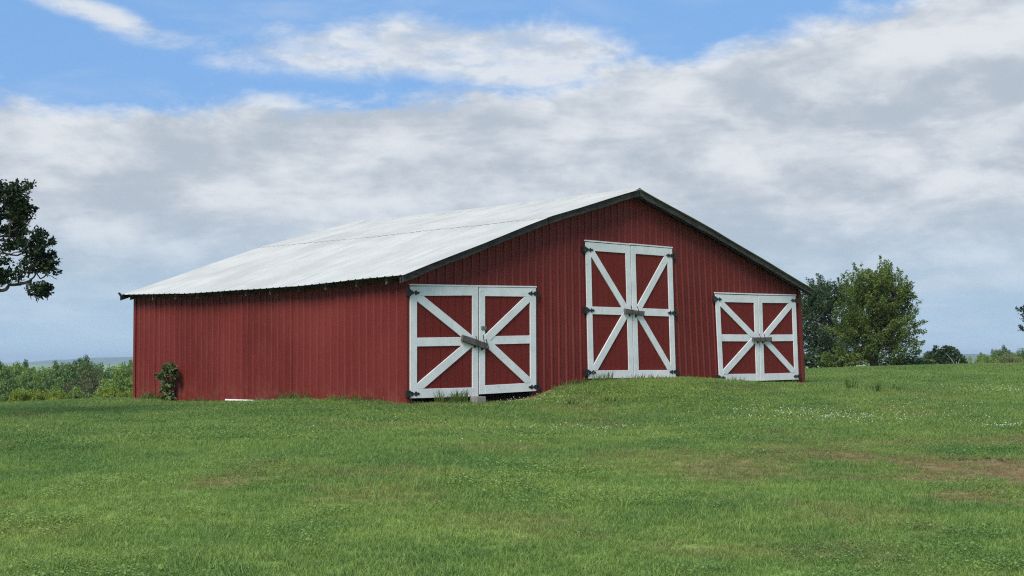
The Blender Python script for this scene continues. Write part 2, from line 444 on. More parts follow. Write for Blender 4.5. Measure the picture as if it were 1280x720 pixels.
# dry patches and clover-free worn turf, as (x, y, rx, ry, amount)
def on_ground(pxx, pyy):
    lo, hi = 5.0, 60.0
    for _ in range(40):
        mid = (lo + hi) / 2; p = px(pxx, pyy, mid)
        if p.z > h1(p.x, p.y): lo = mid
        else: hi = mid
    p = px(pxx, pyy, lo); return p.x, p.y
DRY = []
for (a, b_, rx, ry, s) in ((1170, 582, 1.25, 2.9, 0.95), (1262, 590, 0.95, 2.6, 1.0), (1080, 572, 1.2, 1.8, 0.55), (1090, 556, 1.3, 0.8, 0.45), (905, 580, 0.75, 1.4, 0.60), (850, 575, 1.1, 2.2, 0.42), (960, 582, 0.8, 1.2, 0.45),
                           (285, 602, 0.40, 0.50, 0.62), (625, 561, 0.8, 0.5, 0.55), (735, 584, 0.5, 0.4, 0.55), (1260, 553, 0.9, 1.6, 0.6),
                           (1000, 555, 1.2, 0.6, 0.35), (425, 590, 1.2, 0.6, 0.22), (70, 665, 0.35, 0.2, 0.3), (690, 655, 0.35, 0.3, 0.2), (1180, 600, 1.1, 0.35, 0.7), (465, 509, 1.0, 0.3, 0.5), (690, 487, .4, .25, .6), (540, 507, 0.8, 0.25, 0.35)):
    x, y = on_ground(a, b_); DRY.append((x, y, rx, ry, s))
LUSH = [(*on_ground(1220, 566), 0.75, 0.75, 1.0)]
BARE_LUMPS = on_ground(1235, 575)
def turf(x, y):
    n1 = fbm(x, y, 0.9, 21, 4); n2 = fbm(x, y, 0.35, 31, 3)
    dry = np.zeros_like(x)
    for (cx, cy, rx, ry, s) in DRY:
        q = np.sqrt(((x - cx) / rx) ** 2 + ((y - cy) / ry) ** 2)
        dry = np.maximum(dry, s * sstep(1.35 - q + (n1 - 0.5) * 2.4, 0.0, 0.9))
    speck = sstep(fbm(x, y, 1.6, 41, 4), 0.58, 0.80) * 0.35
    dry = np.maximum(dry, speck)
    ub = (x - BO.x) * bgx + (y - BO.y) * bgy; vb = -(x - BO.x) * bgy + (y - BO.y) * bgx      # drip line along the walls
    dist = np.hypot(np.maximum(np.maximum(0.33 - ub, ub - 15), 0), np.maximum(np.maximum(0.27 - vb, vb - 11.4), 0))
    dry = np.maximum(dry, 0.75 * sstep(0.42 - dist + (n1 - 0.5) * 0.9, 0.0, 0.4))
    for (cx, cy, rx, ry, s) in LUSH:
        q = np.sqrt(((x - cx) / rx) ** 2 + ((y - cy) / ry) ** 2)
        dry = dry * (1 - s * sstep(1.2 - q + (n1 - 0.5), 0, 0.4))
    tint = np.clip(0.50 + (fbm(x, y, 4.5, 51, 4) - 0.5) * 1.25 + (fbm(x, y, 0.8, 61, 3) - 0.5) * 1.5, 0, 1)
    for (cx, cy, rx, ry, s) in LUSH:
        q = np.sqrt(((x - cx) / rx) ** 2 + ((y - cy) / ry) ** 2)
        tint = tint * (1 - 0.9 * s * sstep(1.2 - q, 0, 0.4))
    return np.clip(dry * (0.65 + 0.7 * n2), 0, 1), tint

def graded(a, b_, step, far, lo, grow=1.17):
    c = list(np.arange(a, b_ + 1e-6, step)); d = step
    while c[-1] < far: d *= grow; c.append(c[-1] + d)
    d = step
    while c[0] > lo: d *= grow; c.insert(0, c[0] - d)
    return np.array(c)
xs = graded(-20, 26, 0.22, 9000, -9000); ys = graded(6, 62, 0.25, 12000, -3000)
GX, GY = np.meshgrid(xs, ys)
GZ = height(GX, GY)
nx, ny = len(xs), len(ys)
ii = (np.arange(ny - 1)[:, None] * nx + np.arange(nx - 1)[None]).ravel()
quads = np.stack([ii, ii + 1, ii + 1 + nx, ii + nx], -1)
gd, gt = turf(GX.ravel(), GY.ravel())
gm = np_mesh('ground', np.stack([GX.ravel(), GY.ravel(), GZ.ravel()], -1), quads.ravel(), np.full(len(quads), 4), M['ground'],
             {'dry': ('POINT', gd), 'tint': ('POINT', gt)}, True)
tag(link_mesh('ground', gm), kind='structure')

# far blue ridge on the horizon
hm, ht, hb = new_mat('wooded_ridge')
hg = ht.new('ShaderNodeNewGeometry')
ht.put(hb.inputs['Base Color'], ht.mix(ht.smooth(ht.noise(hg.outputs['Position'], 0.012, 6, 0.65), 0.4, 0.65), (0.045, 0.080, 0.035), (0.090, 0.130, 0.050)))
hb.inputs['Roughness'].default_value = 1.0
def ridge(name, dist, prof, depth):
    """rolling ridge: crest heights (relative to the eye) against picture x, with slopes to both sides"""
    v, f = [], []
    pr = np.array(prof, dtype=float); n = 90
    t = np.linspace(pr[0, 0], pr[-1, 0], n)
    zc = np.interp(t, pr[:, 0], pr[:, 1]) + (fbm(t, t * 0 + dist, 60, 71, 4) - 0.5) * dist * 0.0022
    rows = [(-1.0, 0.0), (-0.55, 0.62), (-0.2, 0.93), (0, 1.0), (0.3, 0.9), (1.0, 0.0)]
    for k, (dd, hh) in enumerate(rows):
        for i in range(n):
            y = dist + dd * depth; x = (t[i] - 640) / 1720 * y
            jig = (vnoise(np.array([t[i] / 17.0]), np.array([k * 3.1]), 77)[0] - 0.5) * dist * 0.0012 * (1 - abs(dd))
            v.append((x, y, EYE - 17 + (zc[i] + 17) * hh + jig))
    for k in range(len(rows) - 1):
        for i in range(n - 1):
            f.append((k * n + i, k * n + i + 1, (k + 1) * n + i + 1, (k + 1) * n + i))
    o = mesh_obj(name, v, f, hm, None, True); tag(o, kind='structure'); return o
ridge('hills', 5200, [(-900, -8), (-300, -14), (20, -13), (60, 0), (150, 7), (260, 12), (420, 14), (640, 4), (760, -10)], 900)
ridge('hills', 3600, [(900, -10), (1120, -4), (1200, 3), (1290, 6), (1500, 10), (1800, -5), (2200, -12)], 600)

# ------------------------------------------------------------------ barn
ZB = -0.93                                   # barn datum relative to the eye
L_TOT, U_TOT = 11.47, 15.06
WALL_V, WALL_U0, WALL_U1, BACK_V = 0.30, 0.33, 14.98, 11.37
barn = empty('barn', (BO.x, BO.y, EYE + ZB), YAW)
tag(barn, 'red metal-clad barn with pale metal roof and white-framed double doors', 'barn')
def LP(u, v, z): return Vector((u, v, z - ZB))
PROF = [(0.0, 1.718), (4.30, 3.195), (7.53, 4.091), (10.76, 3.195), (15.06, 1.891)]
def roof_z(u, v=0.0):
    """top of the roof deck under the ribs, eye-relative, with the sag of the old eave"""
    us = [p[0] for p in PROF]; zs = [p[1] for p in PROF]
    z = float(np.interp(u, us, zs))
    if u < 0: z = zs[0] + (zs[1] - zs[0]) / us[1] * u
    if u > us[-1]: z = zs[-1] - (zs[-2] - zs[-1]) / (us[-1] - us[-2]) * (u - us[-1])
    k = max(0.0, 1 - max(u, 0) / 4.3)
    return z - 0.085 * k * math.sin(math.pi * v / L_TOT) - 0.03 * math.sin(math.pi * v / L_TOT) * (1 - k)
def lean(u, z):
    """the far half of the old gable leans in at the top"""
    t = min(max((u - 3) / 9, 0), 1); t = t * t * (3 - 2 * t)
    return u - 0.068 * t * (z + 0.7)

RIB = 0.25
def rib_profile(a, b_, off=0.0):
    """(position, rib height 0..1) along a sheet between a and b_"""
    pts = [(a, 0.0)]
    k = math.floor((a - off) / RIB)
    while off + k * RIB < b_ + 0.05:
        c = off + k * RIB
        for d, hgt in ((-0.034, 0), (-0.018, 1), (0.018, 1), (0.034, 0), (0.118, 0), (0.125, 0.22), (0.132, 0)):
            if a < c + d < b_: pts.append((c + d, hgt))
        k += 1
    pts.append((b_, 0.0)); return pts
random.seed(4)
# doors as measured: corners TL TR BR BL as (u, z)
DOORS = {
    'left': (([0.372, 1.501], [2.322, 1.573], [2.310, -.826], [0.368, -.822]), ([2.353, 1.555], [4.122, 1.589], [4.115, -.745], [2.341, -.783])),
    'middle': (([5.811, 2.732], [7.434, 2.739], [7.529, -.498], [5.883, -.491]), ([7.458, 2.740], [9.069, 2.746], [9.164, -.511], [7.550, -.499])),
    'right': (([10.849, 1.643], [12.744, 1.664], [12.811, -.646], [10.982, -.635]), ([12.770, 1.664], [14.570, 1.702], [14.664, -.639], [12.833, -.647])),
}
OPEN = []
for k, (a, b_) in DOORS.items():
    OPEN.append((max(a[0][0], a[3][0]) + 0.09, min(b_[1][0], b_[2][0]) - 0.09, min(a[0][1], b_[1][1]) - 0.08))
def sheet(name, pts, zlo, zhi, place, depth, parent=barn, mat='red'):
    """ribbed sheet: pts (s, rib), zlo(s)/zhi(s), place(s, z, out)"""
    v, f, ra = [], [], []
    for i in range(len(pts) - 1):
        (s0, r0), (s1, r1) = pts[i], pts[i + 1]
        mid = (s0 + s1) / 2
        lo = zlo(mid); h0, h1_ = zhi(s0), zhi(s1)
        if h0 <= lo: continue
        b = len(v)
        nz = 4
        for s, r_, h_ in ((s0, r0, h0), (s1, r1, h1_)):
            for q in range(nz):
                v.append(place(s, lo + (h_ - lo) * q / (nz - 1), r_ * depth)); ra.append(r_)
        for q in range(nz - 1):
            f.append((b + q, b + nz + q, b + nz + q + 1, b + q + 1))
    o = mesh_obj(name, v, f, M[mat], parent)
    o.data.attributes.new('rib', 'FLOAT', 'POINT').data.foreach_set('value', ra)
    md = o.modifiers.new('thickness', 'SOLIDIFY'); md.thickness = 0.0035; md.offset = -1
    return o
# front gable sheets
def split_at(a, b_, step, cuts=()):
    e = [a]
    while e[-1] + step * 1.02 < b_: e.append(e[-1] + step)
    e.append(b_)
    return list(zip(e[:-1], e[1:]))
def front_lo(mid):
    for (a, b_, top) in OPEN:
        if a < mid < b_: return top
    return -1.25
for i, (a, b_) in enumerate(split_at(WALL_U0, WALL_U1, 4 * RIB)):
    pts = rib_profile(a + 0.001, b_ - 0.001, WALL_U0 + 0.10)
    # exact cuts at the door jambs
    for (o0, o1, _t) in OPEN:
        for c in (o0, o1):
            if a < c < b_: pts.append((c, 0.0))
    pts.sort()
    jit = random.uniform(-0.003, 0.003)
    sheet('wall_panel', pts, front_lo, lambda s: roof_z(s, WALL_V) - 0.035, lambda s, z, o_: LP(lean(s, z), WALL_V - o_ + jit + 0.004 * math.sin(3 * z + s * 2), z), 0.022)
for i, (a, b_) in enumerate(split_at(WALL_U0, WALL_U1, 4 * RIB)):
    sheet('wall_panel', rib_profile(a + 0.001, b_ - 0.001, 0.1), lambda s: -1.6, lambda s: roof_z(s, BACK_V) - 0.035, lambda s, z, o_: LP(s, BACK_V + o_, z), 0.022)
# long side sheets
for i, (a, b_) in enumerate(split_at(WALL_V + 0.004, BACK_V - 0.004, 4 * RIB)):
    jit = random.uniform(-0.004, 0.004)
    sheet('wall_panel', rib_profile(a + 0.001, b_ - 0.001, WALL_V + 0.06), lambda s: -1.5, lambda s: roof_z(WALL_U0, s) - 0.035,
          lambda s, z, o_: LP(WALL_U0 - o_ + jit + 0.005 * math.sin(2.3 * z + s * 1.7), s, z), 0.022)
    sheet('wall_panel', rib_profile(a + 0.001, b_ - 0.001, WALL_V + 0.06), lambda s: -1.6, lambda s: roof_z(WALL_U1, s) - 0.035,
          lambda s, z, o_: LP(lean(WALL_U1, z) + o_, s, z), 0.022)
# corner trims
def trim(name, sec, z0, z1, lean_u=None, mat='red'):
    mb = MB()
    fr = [LP(lean(u, z0) if lean_u else u, v, z0) for u, v in sec]; bk = [LP(lean(u, z1) if lean_u else u, v, z1) for u, v in sec]
    mb.slab(fr, bk); return mb.build(name, M[mat], barn)
trim('corner_trim', [(0.296, 0.266), (0.385, 0.266), (0.385, 0.272), (0.302, 0.272), (0.302, 0.36), (0.296, 0.36)][::-1], -1.2, roof_z(0.33) - 0.06)
trim('corner_trim', [(14.89, 0.266), (15.02, 0.266), (15.02, 0.38), (15.014, 0.38), (15.014, 0.272), (14.89, 0.272)][::-1], -1.2, roof_z(14.98) - 0.06, True)
trim('corner_trim', [(0.296, 11.30), (0.302, 11.30), (0.302, 11.405), (0.40, 11.405), (0.40, 11.411), (0.296, 11.411)][::-1], -1.5, roof_z(0.33, L_TOT) - 0.06)

# ---- roof: one object for the roof, sheets as its pieces
def roof_point(u, v, o_=0.0):
    return LP(u, v, roof_z(u, v) + o_)
rf = MB()
for k in range(len(PROF) - 1):                # thin board deck under the sheets
    (u0, _), (u1, _) = PROF[k], PROF[k + 1]
    u0 = max(u0, 0.06); u1 = min(u1, U_TOT - 0.06)
    N = 8
    for j in range(N):
        va, vb = 0.07 + (L_TOT - 0.14) * j / N, 0.07 + (L_TOT - 0.14) * (j + 1) / N
        rf.hexa([roof_point(u0, va, -0.032), roof_point(u1, va, -0.032), roof_point(u1, vb, -0.032), roof_point(u0, vb, -0.032),
                 roof_point(u0, va, -0.006), roof_point(u1, va, -0.006), roof_point(u1, vb, -0.006), roof_point(u0, vb, -0.006)])
roof = rf.build('roof', M['rafter'], barn)
ridge_cap = MB()
cap = []
for j in range(9):
    v = L_TOT * j / 8
    cap.append(v)
for j in range(8):
    va, vb = cap[j], cap[j + 1]
    for s in (-1, 1):
        ridge_cap.hexa([roof_point(7.53, va, 0.045), roof_point(7.53 + s * 0.19, va, 0.012), roof_point(7.53 + s * 0.19, vb, 0.012), roof_point(7.53, vb, 0.045),
                        roof_point(7.53, va, 0.052), roof_point(7.53 + s * 0.19, va, 0.034), roof_point(7.53 + s * 0.19, vb, 0.034), roof_point(7.53, vb, 0.052)])
ridge_cap.build('ridge_cap', M['roof'], roof)
random.seed(9)
courses = [(-0.03, 4.36, 0.0, 0.006), (4.27, 7.50, 0.007, 0.0), (7.56, 10.79, 0.007, 0.0), (10.70, 15.09, 0.0, 0.006)]
for ci, (u0, u1, lift, eps) in enumerate(courses):
    for (a, b_) in split_at(-0.035, L_TOT + 0.015, 0.96):
        pts = rib_profile(a, b_, 0.07)
        v, f = [], []
        jit = random.uniform(0.0, 0.002); nseg = 7
        du0, du1 = (random.uniform(-0.025, 0.012), 0) if ci == 0 else ((random.uniform(-0.02, 0.02), 0) if ci == 1 else (0, random.uniform(-0.01, 0.02)))
        for (s, r_) in pts:
            for q in range(nseg):
                u = u0 + du0 + (u1 + du1 - u0 - du0) * q / (nseg - 1)
                if ci in (0, 3):
                    e = max(0, (u - 4.3)) if ci == 0 else max(0, 10.76 - u)
                    z = roof_z(min(u, 4.3) if ci == 0 else max(u, 10.76), s) + e * (0.277 if ci == 0 else 0.277)
                elif ci == 1:
                    z = roof_z(max(u, 4.3), s) - max(0, 4.3 - u) * 0.343
                else:
                    z = roof_z(min(u, 10.76), s) - max(0, u - 10.76) * 0.303
                wav = 0.006 * math.sin(u * 2.1 + s * 1.3)
                v.append(LP(u, s, z + lift + jit + r_ * 0.013 + wav + 0.004))
        for i in range(len(pts) - 1):
            for q in range(nseg - 1):
                f.append((i * nseg + q, i * nseg + q + 1, (i + 1) * nseg + q + 1, (i + 1) * nseg + q))
        o = mesh_obj('roof_panel', v, f, M['roof'], roof)
        md = o.modifiers.new('thickness', 'SOLIDIFY'); md.thickness = 0.004; md.offset = 1
# rafters: tails show under the long eave
def sloped(mb, u0, u1, v0, v1, top, depth):
    """beam hanging under the roof slope"""
    lo = lambda u, v: roof_point(u, v, top - depth); hi = lambda u, v: roof_point(u, v, top)
    mb.hexa([lo(u0, v0), lo(u1, v0), lo(u1, v1), lo(u0, v1), hi(u0, v0), hi(u1, v0), hi(u1, v1), hi(u0, v1)])
    return mb
raf_v = [0.62 + 1.045 * k for k in range(10)] + [11.20]
for v in raf_v:
    mb = MB(); e = random.uniform(0.05, 0.11)
    sloped(mb, e, 4.3, v, v + 0.045, -0.034, 0.135)
    sloped(mb, 4.3, 7.5, v, v + 0.045, -0.034, 0.135)
    mb.build('rafter', M['rafter'], barn)
    mb = MB()
    sloped(mb, 7.56, 10.76, v, v + 0.045, -0.034, 0.135)
    sloped(mb, 10.76, U_TOT - 0.08, v, v + 0.045, -0.034, 0.135)
    mb.build('rafter', M['rafter'], barn)
# dark strip added to stand in for eave shade along the long wall's head
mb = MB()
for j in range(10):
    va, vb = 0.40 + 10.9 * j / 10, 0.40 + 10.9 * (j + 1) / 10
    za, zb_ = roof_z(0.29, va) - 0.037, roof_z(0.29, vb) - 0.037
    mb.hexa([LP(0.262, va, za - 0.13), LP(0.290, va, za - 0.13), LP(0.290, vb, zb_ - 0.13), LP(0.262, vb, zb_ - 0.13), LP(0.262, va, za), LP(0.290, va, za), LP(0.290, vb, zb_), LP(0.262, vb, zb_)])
mb.build('eave_shade_strip', M['rake'], barn)
# rake boards along the gable edges, in lengths, and at the back
def rake(u0, u1, v0, v1, top, depth):
    n = max(3, int((u1 - u0) / 0.28)); v, f = [], []      # edge worn and uneven along its length
    for q in range(n + 1):
        u = u0 + (u1 - u0) * q / n; dd = depth + random.uniform(-0.012, 0.010); tt = top + random.uniform(-0.004, 0.004)
        v += [roof_point(u, v0, tt - dd), roof_point(u, v1, tt - dd), roof_point(u, v1, tt), roof_point(u, v0, tt)]
    for q in range(n):
        for k in range(4): f.append((q * 4 + k, q * 4 + (k + 1) % 4, q * 4 + 4 + (k + 1) % 4, q * 4 + 4 + k))
    f.append((0, 3, 2, 1)); f.append((n * 4, n * 4 + 1, n * 4 + 2, n * 4 + 3))
    return mesh_obj('rake_board', v, f, M['rake'], barn)
for (u0, u1, top, dep, dv) in ((-0.02, 2.55, -0.012, 0.135, 0.0), (2.56, 4.29, -0.016, 0.140, 0.004), (4.31, 7.52, -0.010, 0.140, 0.0),
                               (7.54, 9.30, -0.010, 0.140, 0.0), (9.31, 10.75, -0.014, 0.135, 0.003), (10.77, 13.2, -0.012, 0.140, 0.0), (13.21, 15.10, -0.016, 0.135, 0.004)):
    rake(u0, u1, 0.012 + dv, 0.038 + dv, top, dep)
    rake(u0 + 0.003, u1 - 0.003, 0.085, 0.122, -0.036, 0.125)
for (u0, u1) in ((-0.07, 4.29), (4.31, 7.52), (7.54, 10.75), (10.77, 15.2)):
    rake(u0, u1, L_TOT - 0.03, L_TOT - 0.004, -0.012, 0.12)
# a bent scrap of flashing curling up at the far eave corner
mb = MB()
mb.slab([LP(-0.10, 11.33, 1.68), LP(-0.02, 11.33, 1.72), LP(-0.02, 11.33, 1.735), LP(-0.08, 11.33, 1.705), LP(-0.15, 11.33, 1.775), LP(-0.165, 11.33, 1.765)],
        [LP(-0.10, 11.42, 1.68), LP(-0.02, 11.42, 1.72), LP(-0.02, 11.42, 1.735), LP(-0.08, 11.42, 1.705), LP(-0.15, 11.42, 1.775), LP(-0.165, 11.42, 1.765)])
mb.build('bent_flashing', M['rust'], barn)
# sill timber at the foot of the long side
MB().box(0.36, 0.46, 0.5, 11.2, -1.3 - ZB, -1.0 - ZB).build('sill_beam', M['rafter'], barn)

# ---- doors
def clip(poly, axis, val, keep_greater):
    o = []
    for i in range(len(poly)):
        a, b_ = poly[i], poly[(i + 1) % len(poly)]
        ia = (a[axis] >= val) == keep_greater or a[axis] == val; ib = (b_[axis] >= val) == keep_greater or b_[axis] == val
        if ia: o.append(a)
        if ia != ib:
            t = (val - a[axis]) / (b_[axis] - a[axis]); o.append(tuple(a[k] + (b_[k] - a[k]) * t for k in range(2)))
    return o
V_PANEL, V_BOARD = 0.268, 0.243
def door_leaf(corners, outer, hinges, seed):
    """leaf from its four measured corners; outer = side carrying the hinges (0 left, 1 right)"""
    rr = random.Random(seed)
    TL, TR, BR, BL = [Vector(c) for c in corners]
    W = (TR - TL).length; H = (TL - BL).length
    def P(s, t):
        a = BL.lerp(BR, s); b_ = TL.lerp(TR, s); return a.lerp(b_, t)
    def solid(mb, poly, v0, v1):
        mb.slab([LP(P(s, t).x, v0, P(s, t).y) for s, t in poly][::-1], [LP(P(s, t).x, v1, P(s, t).y) for s, t in poly][::-1]); return mb
    mb = MB(); n = int(W / 0.2)               # grooved board panel
    e = 0.02 / W
    for k in range(n):
        s0 = e + (1 - 2 * e) * k / n; s1 = e + (1 - 2 * e) * (k + 1) / n; g = 0.006 / W
        solid(mb, [(s0 + g, 0.008), (s1 - g, 0.008), (s1 - g, 0.992), (s0 + g, 0.992)], V_PANEL, V_PANEL + 0.02)
    solid(mb, [(e, 0.009), (1 - e, 0.009), (1 - e, 0.991), (e, 0.991)], V_PANEL + 0.008, V_PANEL + 0.030)
    leaf = mb.build('door_leaf', M['board'], barn)
    bwid = 0.19; du = bwid / W; dt = bwid / H
    di = du * 0.93
    sl, sr_ = (du, 1 - di) if outer == 0 else (di, 1 - du)
    def board(name, poly, v0=V_BOARD, v1=V_PANEL - 0.0015):
        m_ = MB(); j = rr.uniform(-0.0025, 0.0025)
        solid(m_, poly, v0 + j, v1)
        o = m_.build(name, M['white'], leaf); bevel(o, 0.004); return o
    gp = 0.003
    board('stile', [(0, 0), (sl, 0), (sl, 1), (0, 1)]); board('stile', [(sr_, 0), (1, 0), (1, 1), (sr_, 1)])
    a, b_ = sl + gp / W, sr_ - gp / W
    board('rail', [(a, 1 - dt * 1.05), (b_, 1 - dt * 1.05), (b_, 1), (a, 1)])
    board('rail', [(a, 0), (b_, 0), (b_, dt), (a, dt)])
    board('rail', [(a, .5 - dt * .48), (b_, .5 - dt * .48), (b_, .5 + dt * .48), (a, .5 + dt * .48)], V_BOARD + 0.004)
    for sgn in (1, -1):
        s_out, s_in = (a, b_) if outer == 0 else (b_, a)
        t_out = (1 - dt * 1.05 - gp / H) if sgn > 0 else dt + gp / H
        p0 = Vector((s_out * W, t_out * H)); p1 = Vector((s_in * W, 0.5 * H + sgn * 0.01))
        d = (p1 - p0).normalized(); nrm = Vector((-d.y, d.x)) * 0.093
        A, B = p0 - d * 0.5, p1 + d * 0.6
        poly = [(q.x / W, q.y / H) for q in (A - nrm, B - nrm, B + nrm, A + nrm)]
        poly = clip(poly, 0, a, True); poly = clip(poly, 0, b_, False)
        if sgn > 0: poly = clip(poly, 1, 0.5 + 0.001, True); poly = clip(poly, 1, t_out, False)
        else: poly = clip(poly, 1, t_out, True); poly = clip(poly, 1, 0.5 - 0.001, False)
        board('brace', poly, V_BOARD - 0.003)
    # black ornamental strap hinges: butt plate on the jamb, spade-ended strap on the rail
    for t in hinges:
        sg = 1 if outer == 0 else -1
        c = P(0.0 if outer == 0 else 1.0, t)
        mb = MB()
        def hp(pts, v0, v1):
            pts = [(x * 0.88, z * 0.84) for x, z in pts]
            q = [LP(c.x + sg * x, v0, c.y + z) for x, z in pts]; r_ = [LP(c.x + sg * x, v1, c.y + z) for x, z in pts]
            if sg > 0: q.reverse(); r_.reverse()
            mb.slab(q, r_)
        hp([(-0.115, -0.085), (-0.012, -0.085), (-0.012, -0.04), (-0.05, -0.03), (-0.05, 0.03), (-0.012, 0.04), (-0.012, 0.085), (-0.115, 0.085)], 0.226, V_PANEL + 0.012)
        hp([(0.014, -0.055), (0.075, -0.050), (0.10, -0.018), (0.135, -0.015), (0.150, -0.052), (0.185, -0.060), (0.205, -0.022), (0.235, -0.036), (0.300, 0.0),
            (0.235, 0.036), (0.205, 0.022), (0.185, 0.060), (0.150, 0.052), (0.135, 0.015), (0.10, 0.018), (0.075, 0.050), (0.014, 0.055)], 0.229, V_BOARD - 0.0045)
        mb.tube([LP(c.x + sg * 0.0, 0.228, c.y - 0.066), LP(c.x + sg * 0.0, 0.228, c.y + 0.066)], 0.011, 8)
        mb.build('hinge', M['black'], leaf)
    return leaf
leaves = {}
for k, (a, b_) in DOORS.items():
    hg_ = (0.945, 0.5, 0.045) if k == 'middle' else (0.945, 0.04)
    leaves[k] = (door_leaf(a, 0, hg_, hash(k) % 97 if False else len(k)), door_leaf(b_, 1, hg_, len(k) + 50))
    # thin pale strip and drip edge above the doors, jamb timbers behind
    z0, z1 = a[0][1] + 0.012, b_[1][1] + 0.012
    u0, u1 = a[0][0] - 0.02, b_[1][0] + 0.02
    nst = 2
    for q in range(nst):
        ua, ub = u0 + (u1 - u0) * q / nst + 0.003, u0 + (u1 - u0) * (q + 1) / nst - 0.003
        za, zb = z0 + (z1 - z0) * q / nst, z0 + (z1 - z0) * (q + 1) / nst
        tl = random.uniform(0.0, 0.012)
        MB().hexa([LP(ua, 0.235, za + tl), LP(ub, 0.235, zb), LP(ub, 0.276, zb), LP(ua, 0.276, za + tl),
                   LP(ua, 0.235, za + 0.032 + tl), LP(ub, 0.235, zb + 0.032), LP(ub, 0.276, zb + 0.032), LP(ua, 0.276, za + 0.032 + tl)]).build('header_strip', M['white'], barn)
    for (ut, ub, s) in ((a[0][0], a[3][0], -1), (b_[1][0], b_[2][0], 1)):
        zt, zb2 = a[0][1], a[3][1] - 0.35
        w0, w1 = (-0.02, 0.10) if s < 0 else (-0.06, 0.10)
        MB().hexa([LP(ub + w0, 0.308, zb2), LP(ub + w1, 0.308, zb2), LP(ub + w1, 0.42, zb2), LP(ub + w0, 0.42, zb2),
                   LP(ut + w0, 0.308, zt), LP(ut + w1, 0.308, zt), LP(ut + w1, 0.42, zt), LP(ut + w0, 0.42, zt)]).build('door_post', M['rafter'], barn)
# iron hooks that carry the locking bars (each a piece of the leaf it is screwed to)
def hook(leaf, u, z, mat='rust', tall=0.15):
    mb = MB()
    mb.tube([LP(u, 0.242, z - 0.085), LP(u, 0.165, z - 0.080), LP(u, 0.148, z - 0.05), LP(u - 0.004, 0.146, z + 0.03), LP(u - 0.020, 0.150, z + 0.075), LP(u - 0.035, 0.165, z + tall)], 0.0095, 6)
    mb.box(u - 0.03, u + 0.03, 0.2345, 0.2385, z - 0.115 - ZB, z - 0.06 - ZB)
    return mb.build('bar_hook', M[mat], leaf)
def bar(p0, p1, thick, label, seed):
    """short timber bar lying in the hooks, one top-level thing"""
    (u0, z0), (u1, z1) = p0, p1
    a = Vector((u0, z0)); b_ = Vector((u1, z1)); d = (b_ - a).normalized(); n = Vector((-d.y, d.x)) * thick / 2
    mb = MB(); N = 4; rr = random.Random(seed)
    for q in range(N):
        s, e = a.lerp(b_, q / N), a.lerp(b_, (q + 1) / N)
        if q == 0:
            base = len(mb.v)
        ring = []
    pts = []
    for q in range(N + 1):
        c = a.lerp(b_, q / N); k = 1 + rr.uniform(-0.06, 0.06)
        pts.append((c - n * k, c + n * k))
    v = []; f = []
    for (lo, hi) in pts:
        v += [LP(lo.x, 0.176, lo.y), LP(hi.x, 0.176, hi.y), LP(hi.x, 0.226, hi.y), LP(lo.x, 0.226, lo.y)]
    for q in range(N):
        for k in range(4):
            f.append((q * 4 + k, (q + 1) * 4 + k, (q + 1) * 4 + (k + 1) % 4, q * 4 + (k + 1) % 4))
    f.append((3, 2, 1, 0)); f.append((N * 4, N * 4 + 1, N * 4 + 2, N * 4 + 3))
    bm = Matrix.Translation(barn.location) @ Matrix.Rotation(YAW, 4, 'Z')
    o = mesh_obj('locking_bar', v, f, M['bar']); o.matrix_world = bm
    bevel(o, 0.006)
    tag(o, label, 'locking bar', 'timber bars locking the barn doors'); return o
bar((1.80, 0.44), (2.50, 0.265), 0.135, 'grey timber bar tilted across the double doors nearest the barn corner', 1)
bar((7.16, 1.13), (7.87, 1.08), 0.105, 'dark grey timber bar across the tall middle double doors', 2)
bar((12.44, 0.475), (13.28, 0.482), 0.105, 'level grey timber bar across the double doors nearest the trees', 3)
hook(leaves['left'][0], 2.20, 0.345, tall=0.14)
hook(leaves['left'][1], 2.42, 0.29, tall=0.22)
hook(leaves['middle'][0], 7.38, 1.115); hook(leaves['middle'][1], 7.62, 1.10)
hook(leaves['right'][0], 12.71, 0.478); hook(leaves['right'][1], 12.93, 0.480)
MB().box(2.40, 2.55, 0.231, 0.2385, 0.62 - ZB, 0.70 - ZB).build('latch_plate', M['greenplate'], leaves['left'][1])
mb = MB()                                     # dangling chain end beside the bar
for k in range(5):
    c = Vector((2.50 + 0.018 * k, 0.195, 0.40 - 0.042 * k))
    ring = [LP(c.x + 0.018 * math.cos(t) * (1 if k % 2 else 0.35), c.y + 0.014 * math.cos(t) * (0.3 if k % 2 else 1), c.z + 0.030 * math.sin(t)) for t in np.linspace(0, 2 * math.pi, 9)]
    mb.tube(ring, 0.006, 5, False)
mb.build('chain', M['rust'], leaves['left'][1])

# ------------------------------------------------------------------ small things by the barn
def place_world(u, v): x, y = bw(u, v); return x, y, h1(x, y)
# concrete block propping the meeting edge of the first doors
x, y, z = place_world(2.22, 0.16)
blk = MB()
for (a, b_, c, d) in ((-.20, .20, -.10, -.062), (-.20, .20, .062, .10), (-.20, -.162, -.060, .060), (-.019, .019, -.060, .060), (.162, .20, -.060, .060)):
    blk.box(a * .75, b_ * .75, c, d, 0.0, 0.20)
o = bevel(blk.build('concrete_block', M['concrete']), 0.006)
o.location = (x, y, EYE - 0.829 - 0.20); o.rotation_euler = (0, 0, YAW + 0.12)
tag(o, 'weathered concrete block propped under the double doors nearest the corner', 'concrete block')
